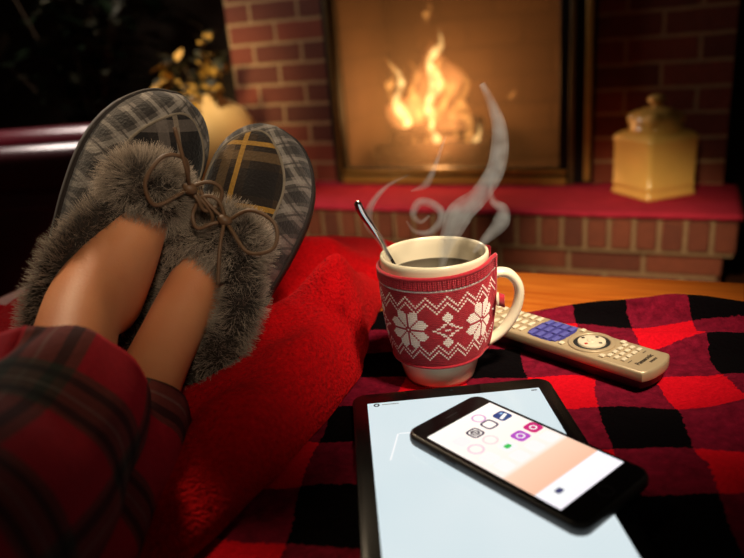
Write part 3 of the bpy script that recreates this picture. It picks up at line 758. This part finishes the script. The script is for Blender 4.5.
for p_, c_ in ((.165,srgb(248,244,250)),(.17,srgb(244,190,160)),(.37,srgb(250,206,178)),(.40,srgb(253,236,226))):
    q = e.elements.new(p_); q.color = (*c_, 1)
yy = math_(nt, 'DIVIDE', math_(nt, 'ADD', sx.outputs[1], .05775), .1155)
nt.links.new(yy, cr.inputs[0]); nt.links.new(cr.outputs[0], b.inputs['Emission Color']); b.inputs['Emission Strength'].default_value = 1.12
v, f = slab(.0680,.1155,.0005,.0101,.0104,.0001, 2); ps = mesh_obj('screen', v, f, mw, ph, False)
def icon(c, col, kind='disc', s=.0095):
    m = plain('icon_colour', col, .4); me_ = emit('icon_glow', col, 1.0)
    z = .01046
    i = quad_mark('app_icon', c, s, s, z, me_, ps, 0, s*.24) if kind == 'tile' else (ring_mark('app_icon', c, s*.36, s*.50, z, me_, ps) if kind == 'ring' else None)
    if kind == 'frame':
        o_ = rrect(s, s, s*.28, 4); i_ = rrect(s*.74, s*.74, s*.2, 4); n = len(o_)
        vv = [(c[0]+x, c[1]+y, z) for x, y in o_]+[(c[0]+x, c[1]+y, z) for x, y in i_]
        i = mesh_obj('app_icon', vv, [(k,(k+1) % n,n+(k+1) % n,n+k) for k in range(n)], me_, ps, False)
    return i
W_ = emit('icon_white', (1,.98,.96), 1.0)
def uvp(u, v): return (-.034+.068*u, .05775-.1155*v)
def ij(u, v): return (uvp(u,v)[0], uvp(u,v)[1])
dkm, skm, gnm, slm = emit('icon_dark', srgb(30,26,50), 1), emit('icon_sky', srgb(150,190,230), 1), emit('icon_green', srgb(60,200,90), 1), emit('icon_slate', srgb(70,70,110), 1)
c = uvp(.41,.186); q = icon(c, srgb(50,46,70), 'frame', .0115); ring_mark('dial', c, .0022, .0036, .01050, dkm, q); quad_mark('needle', c, .0016, .0040, .01052, dkm, q, .6)
icon(uvp(.64,.183), srgb(70,60,84), 'frame', .0115)
c = uvp(.87,.175); q = icon(c, srgb(40,70,130), 'tile', .0118); quad_mark('wave', (c[0], c[1]-.001), .009, .0028, .01050, W_, q, .3); quad_mark('spot', (c[0]+.002, c[1]+.003), .003, .002, .01052, skm, q)
icon(uvp(.655,.085), srgb(226,176,216), 'ring', .0115)
c = uvp(.91,.405); q = icon(c, srgb(214,40,120), 'tile', .0118); ring_mark('circle', c, .0018, .0030, .01050, W_, q)
c = uvp(.69,.41); q = icon(c, srgb(190,80,200), 'tile', .0118); ring_mark('circle', c, .0022, .0034, .01050, W_, q)
c = uvp(.45,.426); q = icon(c, srgb(252,252,250), 'tile', .0118); quad_mark('bubble', c, .0055, .0042, .01050, gnm, q)
icon(uvp(.19,.31), srgb(244,214,226), 'ring', .0125); icon(uvp(.19,.19), srgb(255,250,248), 'tile', .012); icon(uvp(.42,.305), srgb(250,226,226), 'ring', .0120)
for v_ in (.43,.54):
    for u_ in (.17,.40,.64,.88):
        if v_ > .5 or u_ < .3: icon(uvp(u_, v_), srgb(255,253,250), 'tile', .0120)
c = uvp(.21,.90); q = icon(c, srgb(255,255,255), 'tile', .012); quad_mark('camera', c, .0060, .0042, .01050, slm, q)
ring_mark('home_button', (0,-.0662), .0046, .0052, .01025, M_alu, ph); quad_mark('earpiece', (0,.0662), .012, .0016, .01025, M_alu, ph)
box('side_button', (-.0396,.045,.0055), (.0012,.010,.0026), M_alu, ph, .0004, 1); box('side_button', (-.0396,.030,.0055), (.0012,.010,.0026), M_alu, ph, .0004, 1)

# ================================================================ REMOTE CONTROL
M_silver = plain('silver_plastic', srgb(176,153,120), .38, .25, var=.06, scale=60); M_dkpl = plain('dark_plastic', (.015,.014,.014), .5)
M_btn = plain('ivory_button', srgb(206,190,162), .4); M_blue = plain('blue_button', srgb(84,82,150), .4); M_txt = plain('dark_print', srgb(52,40,30), .6); M_red = plain('red_button', srgb(170,40,30), .4)
rc = thing('remote_control', 'silver remote control with ivory and blue buttons on the plaid blanket beside the mug', 'remote control', (.1675,.589,T+.0085), None)
rdir = Vector((.645,-.764)); rang = atan2(rdir.y, rdir.x)-pi/2      # local +y points to the printed end
rc.rotation_euler = (radians(-.6),0,rang)
RL, RW = .205, .0465
def rem_out(w, L, e, n=10):
    pts = [(-w/2,-L/2+.004),(-w/2+.004,-L/2),(w/2-.004,-L/2),(w/2,-L/2+.004)]
    for k in range(n+1):
        u = -1+2*k/n; pts.append((-w/2*u*1.0, L/2-e*(abs(u)**2.4)))
    return pts
rg = [[Vector((x,y,z)) for x, y in rem_out(RW-.012,RL-.02,.008)] for z in (0,)]+[[Vector((x,y,z)) for x, y in rem_out(RW-d,RL-d,.005)] for z, d in ((.003,.006),(.011,.0012))]
v, f = loft(rg); sharpen(mesh_obj('underside', v, f, M_dkpl, rc))
rg = [[Vector((x,y,z)) for x, y in rem_out(RW-d,RL-d,.005)] for z, d in ((.0108,.0004),(.0115,0),(.0175,0),(.0192,.0012),(.0200,.0034))]
v, f = loft(rg); sharpen(mesh_obj('top_shell', v, f, M_silver, rc))
ZB = .0200
def btn(x, y, w, h, mat=M_btn, hh=.0022): box('button', (x,y,ZB+hh/2-.0003), (w,h,hh), mat, rc, min(w,h)*.25, 2)
for j, y in enumerate((-.095,-.087,-.079,-.071)):
    for x in (-.015,-.005,.005,.015): btn(x, y, .0070, .0045, M_red if (j == 0 and x < -.01) else M_btn)
for y in (-.060,-.052,-.044,-.036,-.028):
    for x in (-.014,0,.014): btn(x, y, .0092, .0048)
quad_mark('blue_panel', (0,-.004), .041, .036, ZB+.00025, plain('blue_print', srgb(58,54,120), .45), rc)
for y in (-.0165,-.008,.0005,.009):
    for x in (-.0135,0,.0135): btn(x, y, .0110, .0056, M_blue)
for x in (-.0175,.0175): btn(x, .0175, .0055, .0050); btn(x, .058, .0055, .0050)
def ring3(name, r0, r1, z0, z1, mat, cy_):
    v, f = loft([[Vector((r*cos(2*pi*k/40), cy_+r*sin(2*pi*k/40)*.95, z)) for k in range(40)] for r, z in ((r0,z0),(r0,z1),(r0+.0008,z1+.0004),(r1-.0008,z1+.0004),(r1,z1),(r1,z0))], False)
    return mesh_obj(name, v, f, mat, rc)
ring3('outer_ring', .0168, .0212, ZB-.0002, ZB+.0014, M_silver, .037)
ring3('dark_ring', .0128, .0166, ZB-.0002, ZB+.0005, M_dkpl, .037)
ring3('navigation_pad', .001, .0126, ZB-.0002, ZB+.0022, M_btn, .037)
for k in range(4):
    a = k*pi/2; quad_mark('arrow', (.0088*cos(a), .037+.0088*sin(a)), .0028, .0028, ZB+.0029, M_txt if k else M_red, rc, pi/4, .0003)
ring3('ok_button', .0008, .0044, ZB+.002, ZB+.0030, M_btn, .037)
for y in (.0625,.0690,.0755):
    for x in (-.0125,-.0042,.0042,.0125): btn(x, y, .0062, .0040)
for y in (.0805,):
    for x in (-.012,0.012): quad_mark('caption', (x, y), .006, .0008, ZB+.0002, M_txt, rc)
def text(body, loc, size, mat, parent, rot=0):
    cu = bpy.data.curves.new('lettering', 'FONT'); cu.body = body; cu.size = size; cu.align_x = 'CENTER'; cu.align_y = 'CENTER'; cu.extrude = .00008; cu.offset = .00012
    cu.materials.append(mat); o = bpy.data.objects.new('lettering', cu); COL.objects.link(o); o.parent = parent; o.location = loc; o.rotation_euler = (0,0,rot)
    bpy.context.view_layer.update(); me = bpy.data.meshes.new_from_object(o.evaluated_get(bpy.context.evaluated_depsgraph_get()))
    q = bpy.data.objects.new('lettering', me); COL.objects.link(q); q.parent = parent; q.location = loc; q.rotation_euler = (0,0,rot)
    bpy.data.objects.remove(o); return q
text('Panasonic', (.001,.0875,ZB+.0002), .0062, M_txt, rc, pi); text('DVD/TV', (-.003,.0935,ZB+.0002), .0030, M_txt, rc, pi)

# ================================================================ SLIPPERS
def wool_plaid(name, ground, band, line, ang, per, off=(0,0), dark=(.012,.011,.012)):
    m, nt, b = new_mat(name); tc = N(nt, 'ShaderNodeTexCoord')
    mp = N(nt, 'ShaderNodeMapping'); mp.inputs['Rotation'].default_value = (0,0,radians(ang)); mp.inputs['Location'].default_value = (off[0],off[1],0)
    nt.links.new(tc.outputs['Object'], mp.inputs[0]); sx = N(nt, 'ShaderNodeSeparateXYZ'); nt.links.new(mp.outputs[0], sx.inputs[0])
    X, Y = sx.outputs[0], sx.outputs[1]
    fz = N(nt, 'ShaderNodeTexNoise', i_Scale=420.0, i_Detail=3.0); nt.links.new(tc.outputs['Object'], fz.inputs['Vector'])
    c = mixc(nt, math_(nt, 'MULTIPLY', stripe(nt, X, per, 0, per*.42), .62), ground, dark)
    c = mixc(nt, math_(nt, 'MULTIPLY', stripe(nt, Y, per, 0, per*.42), .62), c, dark)
    c = mixc(nt, math_(nt, 'MULTIPLY', stripe(nt, X, per, per*.55, per*.16), .5), c, band); c = mixc(nt, math_(nt, 'MULTIPLY', stripe(nt, Y, per, per*.55, per*.16), .5), c, band)
    c = mixc(nt, math_(nt, 'MULTIPLY', stripe(nt, X, per, per*.80, per*.075), .75), c, line); c = mixc(nt, math_(nt, 'MULTIPLY', stripe(nt, Y, per, per*.80, per*.075), .75), c, line)
    c = mixc(nt, math_(nt, 'MULTIPLY', fz.outputs[0], .55), c, (.008,.007,.007))
    nt.links.new(c, b.inputs['Base Color']); b.inputs['Roughness'].default_value = .95; b.inputs['Specular IOR Level'].default_value = .15; b.inputs['Sheen Weight'].default_value = .15
    bump(nt, b, fz.outputs[0], .7, .002); return m
M_panelA = wool_plaid('plaid_panel_grey', srgb(46,41,39), srgb(128,116,108), srgb(150,134,116), -24, .062, (.018,.012))
M_panelB = wool_plaid('plaid_panel_warm_lit', srgb(66,50,34), srgb(128,100,66), srgb(196,146,62), -16, .062, (.010,.030))  # slipper plaid with warm light put into its colours
M_side = wool_plaid('plaid_side', srgb(132,122,114), srgb(176,166,154), srgb(66,60,56), 38, .021)
M_sole = plain('dark_sole', srgb(36,26,22), .8); M_seam = plain('seam_thread', srgb(120,108,92), .9, var=.3, scale=200)
M_lace = plain('leather_lace', srgb(104,76,52), .55, var=.25, scale=80)
M_furbase = plain('fur_base', srgb(44,36,30), 1.0, var=.4, scale=60)
def hair_mat(name, c1, c2):
    m, nt, b = new_mat(name); hi = N(nt, 'ShaderNodeHairInfo')
    c = mixc(nt, hi.outputs['Intercept'], c1, c2); r = mixc(nt, math_(nt, 'MULTIPLY', hi.outputs['Random'], .6), c, tuple(x*.35 for x in c1))
    nt.links.new(r, b.inputs['Base Color']); b.inputs['Roughness'].default_value = .6; b.inputs['Specular IOR Level'].default_value = .25; return m
M_fur = hair_mat('grey_brown_fur', srgb(62,51,44), srgb(236,216,194))  # pale tip colour stands in for highlights on the fur
M_lining = hair_mat('cream_lining', srgb(190,170,140), srgb(236,220,196))
def fur_on(obj, name, parent, n, length, mat, seed, bias=Vector((0,0,0)), clump=.6, rad=.00022):
    rnd = random.Random(seed); me = obj.data
    polys = [(p.area, p) for p in me.polygons]; tot = sum(a for a, _ in polys); pos = []; cnt = 0; seg = 5
    for a, p in polys:
        e = n*a/tot; k = int(e)+(1 if rnd.random() < e-int(e) else 0)
        vs = [me.vertices[i].co for i in p.vertices]
        for _ in range(k):
            i = rnd.randrange(1, len(vs)-1); u, w = rnd.random(), rnd.random()
            if u+w > 1: u, w = 1-u, 1-w
            q = vs[0]+(vs[i]-vs[0])*u+(vs[i+1]-vs[0])*w
            cl = noise.noise_vector(q*70+Vector((seed,0,0)))
            d = (p.normal+cl*clump+bias+Vector((rnd.gauss(0,.25),rnd.gauss(0,.25),rnd.gauss(0,.25)))).normalized()
            L = length*rnd.uniform(.55,1.15); bend = noise.noise_vector(q*45+Vector((0,seed,0)))*.7+Vector((0,0,-.15))
            x = q.copy()-p.normal*.001
            for s in range(seg):
                pos.append(x.copy()); x = x+(d+bend*(s/seg)).normalized()*(L/(seg-1))
            cnt += 1
    hc_ = bpy.data.hair_curves.new(name); hc_.add_curves([seg]*cnt)
    flat = [c for q in pos for c in q]
    hc_.attributes['position'].data.foreach_set('vector', flat)
    ra = hc_.attributes.get('radius') or hc_.attributes.new('radius', 'FLOAT', 'POINT')
    ra.data.foreach_set('value', [rad*(1-.75*s/(seg-1)) for _ in range(cnt) for s in range(seg)])
    hc_.materials.append(mat)
    o = bpy.data.objects.new(name, hc_); COL.objects.link(o); o.parent = parent; o['kind'] = 'stuff'
    return o
LW = [(0,.001),(.015,.016),(.05,.026),(.12,.034),(.25,.039),(.42,.043),(.56,.048),(.70,.0525),(.80,.0515),(.88,.045),(.94,.034),(.98,.020),(1,.002)]
LH = [(0,.050),(.1,.056),(.25,.054),(.40,.052),(.50,.058),(.58,.064),(.66,.062),(.76,.055),(.86,.047),(.93,.039),(.98,.028),(1,.014)]
def make_slipper(name, label, origin, Y, Zh, L, side, M_panel, seed, ws=1.0, tong=(.60,0,.044,.030,1.0), ct=.58):
    Y = Vector(Y).normalized(); Z = Vector(Zh); Z = (Z-Y*Z.dot(Y)).normalized(); X = Y.cross(Z)
    rot = Matrix((X, Y, Z)).transposed()
    s = thing(name, label, 'slipper', origin, rot, 'pair of plaid slippers')
    def wid(t): return max(.001, smooth_tab(LW, t))*ws
    def hgt(t): return smooth_tab(LH, t)
    def cen(t): return side*(.010*smoothstep(.45,1,t)-.004*sin(pi*t))
    def H(x, t):
        u = min(1, abs(x-cen(t))/wid(t)); return hgt(t)*(1-u**2.5)**(1/2.2)
    ts = [0,.004,.015,.03,.05,.08]+[.12+.04*i for i in range(20)]+[.905,.925,.945,.96,.972,.982,.99,.996,1]
    n = 28; rings = []
    for t in ts:
        r = []
        for k in range(n+1):
            th = pi*k/n; cx_ = cos(th); x = wid(t)*(abs(cx_)**.85)*(1 if cx_ > 0 else -1)
            r.append(Vector((cen(t)+x, t*L, .001+H(cen(t)+x, t)*1.0)))
        for k in range(1, 8): r.append(Vector((cen(t)-wid(t)*(1-2*k/8), t*L, 0)))
        rings.append(r)
    v, f = loft(rings); mesh_obj('upper', v, f, M_side, s)
    # sole
    out_ = [(cen(t)+wid(t)*1.03, t*L) for t in ts]+[(cen(t)-wid(t)*1.03, t*L) for t in reversed(ts)]
    rg = [[Vector((x*k_, (y-L/2)*k2+L/2, z)) for x, y in out_] for z, k_, k2 in ((-.010,.93,.97),(-.008,.99,.99),(.003,1.02,1.015),(.006,1.0,1.0))]
    v, f = loft(rg); mesh_obj('sole', v, f, M_sole, s)
    # toe panel inside a raised seam
    t0, t1 = .50, .940; na, nt_ = 24, 40; pv, pf = [], []; rim = []
    def lim(t):
        u = (t-t0)/(t1-t0); return .72*wid(t)*min(1, sqrt(max(0, 1-max(0,(u-.45)/.55)**2.4)))
    for i in range(nt_+1):
        t = t0+(t1-t0)*(1-(1-i/nt_)**1.6)
        for j in range(na+1):
            q = -1+2*j/na; x = cen(t)+q*lim(t); e = min(1, (1-abs(q))/.25); e2 = min(1, (t1-t)/.03)
            pv.append(Vector((x, t*L, H(x, t)+.0016+.0022*sqrt(max(0,1-(1-min(e,e2))**2)))))
    for i in range(nt_):
        for j in range(na): a = i*(na+1)+j; pf.append((a, a+1, a+na+2, a+na+1))
    mesh_obj('toe_panel', pv, pf, M_panel, s)
    rim = [pv[i*(na+1)]+Vector((0,0,.0008)) for i in range(nt_+1)]+[pv[i*(na+1)+na]+Vector((0,0,.0008)) for i in range(nt_-1,-1,-1)]
    tube('seam', rim, .0013, M_seam, s, 8)
    # fur collar: thick cuff around the opening, with a tall tongue at the front
    path = spline([(0,ct*L,.074),(.034,(ct-.05)*L,.074),(.049,(ct-.19)*L,.070),(.048,.20*L,.064),(.038,.06*L,.062),(.016,.0,.062),(-.016,.0,.062),(-.038,.06*L,.062),(-.048,.20*L,.064),(-.049,(ct-.19)*L,.070),(-.034,(ct-.05)*L,.074),(0,ct*L,.074)], 66)
    fr_ = frames(path); rg = []
    for i, (p, t, a, b) in enumerate(fr_[:-1]):
        rr = .0165+.004*noise.noise(p*30+Vector((seed,0,0)))
        rg.append([p+(a*cos(2*pi*k/16)+b*sin(2*pi*k/16))*rr for k in range(16)])
    rg.append(rg[0]); v, f = loft(rg, False)
    cuff = mesh_obj('fur_cuff', v, f, M_furbase, s)
    fur_on(cuff, 'fur', cuff, 17000, .0115, M_fur, seed, clump=.75, rad=.00020)
    tt, tx, twd, thy, tz = tong
    tv, tf = loft([[Vector((tx+rr*twd*cos(2*pi*k/24), tt*L+thy*rr*sin(2*pi*k/24), .052+zz*tz)) for k in range(24)] for rr, zz in ((.7,0),(1,.010),(1.04,.020),(.95,.030),(.72,.038),(.4,.043),(.05,.045))])
    tn_ = mesh_obj('tongue', tv, tf, M_furbase, s); fur_on(tn_, 'fur', tn_, 9000, .015, M_fur, seed+3, clump=1.0, rad=.00020)
    return s, X, Y, Z
def bow(s, c, seed, mats=M_lace, loops=((1,.034,.012),(-1,.028,.010)), tails=(((.0,.0,.01),(-.012,.025,.018),(-.02,.055,.012)),)):
    c = Vector(c)
    for sg, w, h in loops:
        tube('lace', spline([c, c+Vector((sg*w*.45,h*1.1,.010)), c+Vector((sg*w*1.0,h*.9,.012)), c+Vector((sg*w*1.15,-h*.4,.010)), c+Vector((sg*w*.75,-h*1.2,.010)), c+Vector((sg*w*.3,-h*.5,.008)), c], 40), .0017, mats, s, 8)
    v, f = loft([[c+Vector((x*.0065, y*.005, z+.004)) for x, y in [(r*cos(2*pi*k/14), r*sin(2*pi*k/14)) for k in range(14)]] for r, z in ((.2,-.006),(.9,-.003),(1,.001),(.7,.005),(.1,.006))])
    mesh_obj('knot', v, f, mats, s)
    for t in tails: tube('lace', spline([c+Vector(q) for q in t], 20), .0016, mats, s, 8)
LS, *_ = make_slipper('slipper', 'fur-cuffed plaid slipper with grey check toe, the left and higher of the pair', (-.296,.600,T+.048), (.122,.060,.222), (.80,-1,.0), .262, 1, M_panelA, 11, 1.0, (.665,-.013,.033,.026,1.2), .60)
RS, *_ = make_slipper('slipper', 'fur-cuffed slipper with brown and yellow check toe, nearer the red fleece and mug', (-.181,.610,T+.018), (.112,.080,.200), (-.38,-1,.0), .243, -1, M_panelB, 23, 1.0, (.50,.010,.038,.026,.9), .50)
bpy.context.view_layer.update()
LMX = Matrix.Translation(LS.location) @ LS.rotation_euler.to_matrix().to_4x4(); RMX = Matrix.Translation(RS.location) @ RS.rotation_euler.to_matrix().to_4x4()
bow(LS, (.004,.190,.106), 1, loops=((1,.022,.010),(-1,.034,.018)), tails=(((.0,.0,.004),(-.016,.016,.014),(-.034,.040,.010)),((0,0,.004),(.022,-.012,.012),(.030,-.028,.004))))
bow(RS, (.020,.136,.100), 2, loops=((1,.044,.014),(-1,.022,.012)), tails=(((0,0,.004),(.010,-.022,.014),(.02,-.05,.012)),((0,0,.004),(-.020,.010,.012),(-.034,.022,.006))))

# ================================================================ PERSON
def skin_mat():
    m, nt, b = new_mat('skin'); tc = N(nt, 'ShaderNodeTexCoord')
    nz = N(nt, 'ShaderNodeTexNoise', i_Scale=24.0, i_Detail=4.0); nt.links.new(tc.outputs['Object'], nz.inputs['Vector'])
    n2 = N(nt, 'ShaderNodeTexNoise', i_Scale=500.0, i_Detail=2.0); nt.links.new(tc.outputs['Object'], n2.inputs['Vector'])
    nt.links.new(mixc(nt, nz.outputs[0], srgb(206,124,78), srgb(232,160,112)), b.inputs['Base Color']); b.inputs['Roughness'].default_value = .5
    b.inputs['Subsurface Weight'].default_value = .12; b.inputs['Subsurface Radius'].default_value = (.008,.003,.0015); b.inputs['Subsurface Scale'].default_value = 1
    bump(nt, b, n2.outputs[0], .25, .0008); return m
M_skin = skin_mat()
def skel(name, verts, edges, radii, root, mat, parent=None, levels=2):
    me = bpy.data.meshes.new(name); me.from_pydata(verts, edges, []); o = bpy.data.objects.new(name, me); COL.objects.link(o)
    me.materials.append(mat); sk = o.modifiers.new('skin', 'SKIN'); sk.use_smooth_shade = True
    if not me.skin_vertices: me.skin_vertices.new()
    for i, r in enumerate(radii): me.skin_vertices[0].data[i].radius = r if isinstance(r, tuple) else (r, r)
    me.skin_vertices[0].data[root].use_root = True
    ss = o.modifiers.new('sub', 'SUBSURF'); ss.levels = levels; ss.render_levels = levels
    if parent: o.parent = parent
    return o
def ptw(p): return (p[0], p[1], T+p[2])
def lw(mx, p): q = mx @ Vector(p); return (q.x, q.y, q.z-T)
LLEG = [(-.285,-.24,.11),(-.255,-.04,.13),(-.226,.14,.105),(-.212,.28,.082),(-.210,.36,.082),(-.215,.43,.094),(-.224,.50,.124), lw(LMX,(-.010,.092,.084)), lw(LMX,(0,.045,.045))]
RLEG = [(-.165,-.24,.09),(-.180,-.04,.07),(-.192,.14,.045),(-.196,.28,.036),(-.194,.38,.036),(-.186,.45,.044),(-.180,.51,.066), lw(RMX,(0,.060,.074)), lw(RMX,(0,.040,.042))]
LT = [lw(LMX,(-.010,.140,.078)), lw(LMX,(-.008,.174,.064)), lw(LMX,(0,.205,.028))]; RT = [lw(RMX,(0,.10,.056)), lw(RMX,(0,.14,.040)), lw(RMX,(0,.185,.024))]
vs = [ptw((-.225,-.34,.14))]+[ptw(p) for p in LLEG]+[ptw(p) for p in LT]+[ptw(p) for p in RLEG]+[ptw(p) for p in RT]
nl = len(LLEG)+len(LT); hl = len(LLEG); es = []
for o_ in (0, nl):
    es += [(0,o_+1)]+[(o_+i,o_+i+1) for i in range(1,hl)]+[(o_+hl-1,o_+hl+1)]+[(o_+i,o_+i+1) for i in range(hl+1,nl)]
rl = [.080,.070,.054,.044,.038,.033,.031,.030,.027,.027,.025,.018]
rad = [(.11,.09)]+rl+[r*.88 for r in rl]
per = skel('person', vs, es, rad, 0, M_skin)
tag(per, 'person in red tartan pyjama trousers resting slippered feet on the table', 'person')
def tartan():
    m, nt, b = new_mat('red_tartan'); uv = N(nt, 'ShaderNodeUVMap'); tc = N(nt, 'ShaderNodeTexCoord')
    sx = N(nt, 'ShaderNodeSeparateXYZ'); nt.links.new(uv.outputs[0], sx.inputs[0]); X, Y = sx.outputs[0], sx.outputs[1]
    P = .094
    c = (*srgb(176,12,34), 1); c = mixc(nt, 0.0, c, c)
    for A, o in ((X,.012),(Y,0)):
        c = mixc(nt, math_(nt, 'MULTIPLY', stripe(nt, A, P, o, P*.44), .62), c, srgb(22,58,44))
        c = mixc(nt, math_(nt, 'MULTIPLY', stripe(nt, A, P, o+P*.05, P*.07), .7), c, srgb(8,8,10)); c = mixc(nt, math_(nt, 'MULTIPLY', stripe(nt, A, P, o+P*.30, P*.07), .7), c, srgb(8,8,10))
        c = mixc(nt, math_(nt, 'MULTIPLY', stripe(nt, A, P, o+P*.19, P*.022), .22), c, srgb(150,140,130))
    fz = N(nt, 'ShaderNodeTexNoise', i_Scale=250.0); nt.links.new(tc.outputs['Object'], fz.inputs['Vector'])
    c = mixc(nt, math_(nt, 'MULTIPLY', fz.outputs[0], .4), c, (.008,.002,.003))
    nt.links.new(c, b.inputs['Base Color']); b.inputs['Roughness'].default_value = .9; b.inputs['Specular IOR Level'].default_value = .2; bump(nt, b, fz.outputs[0], .4, .001); return m
M_tart = tartan()
def trouser(path, rtab, seed, hem_tilt):
    pts = spline([ptw(p) for p in path], 70); fr_ = frames(pts); n = 56; V = []; UV = []; Fc = []; dist = 0
    for i, (p, t, a, b) in enumerate(fr_):
        if i: dist += (pts[i]-pts[i-1]).length
        u = i/70; r = lerp_tab(rtab, u)
        for k in range(n+1):
            th = 2*pi*k/n
            w = 1+.07*noise.noise((cos(th)*1.6+seed, sin(th)*1.6, dist*9))+.05*sin(dist*75+3*cos(th+seed)+4*noise.noise((th,dist*8,seed)))*smoothstep(.6,1,u)
            q = p+(a*cos(th)+b*sin(th))*r*w + t*(hem_tilt*sin(th)*smoothstep(.8,1,u))
            q.z = max(q.z, T+.012); V.append(q); UV.append((th*r*1.05+.01*seed, dist))
    for i in range(70):
        for k in range(n): a_ = i*(n+1)+k; Fc.append((a_, a_+n+1, a_+n+2, a_+1))
    return V, Fc, UV
V1, F1, U1 = trouser([(-.255,-.30,.14)]+LLEG[0:5]+[(-.212,.415,.091)], [(0,.10),(.2,.085),(.5,.066),(.75,.056),(1,.053)], 1, .008)
V2, F2, U2_ = trouser([(-.195,-.30,.13)]+RLEG[0:5]+[(-.185,.455,.046)], [(0,.10),(.2,.080),(.5,.050),(.75,.043),(1,.041)], 4, .006)
o_ = len(V1)
tr_ = mesh_obj('pyjama_trousers', V1+V2, F1+[tuple(i+o_ for i in q) for q in F2], M_tart, per, uvs=U1+U2_)
tr_.modifiers.new('t', 'SOLIDIFY').thickness = .003
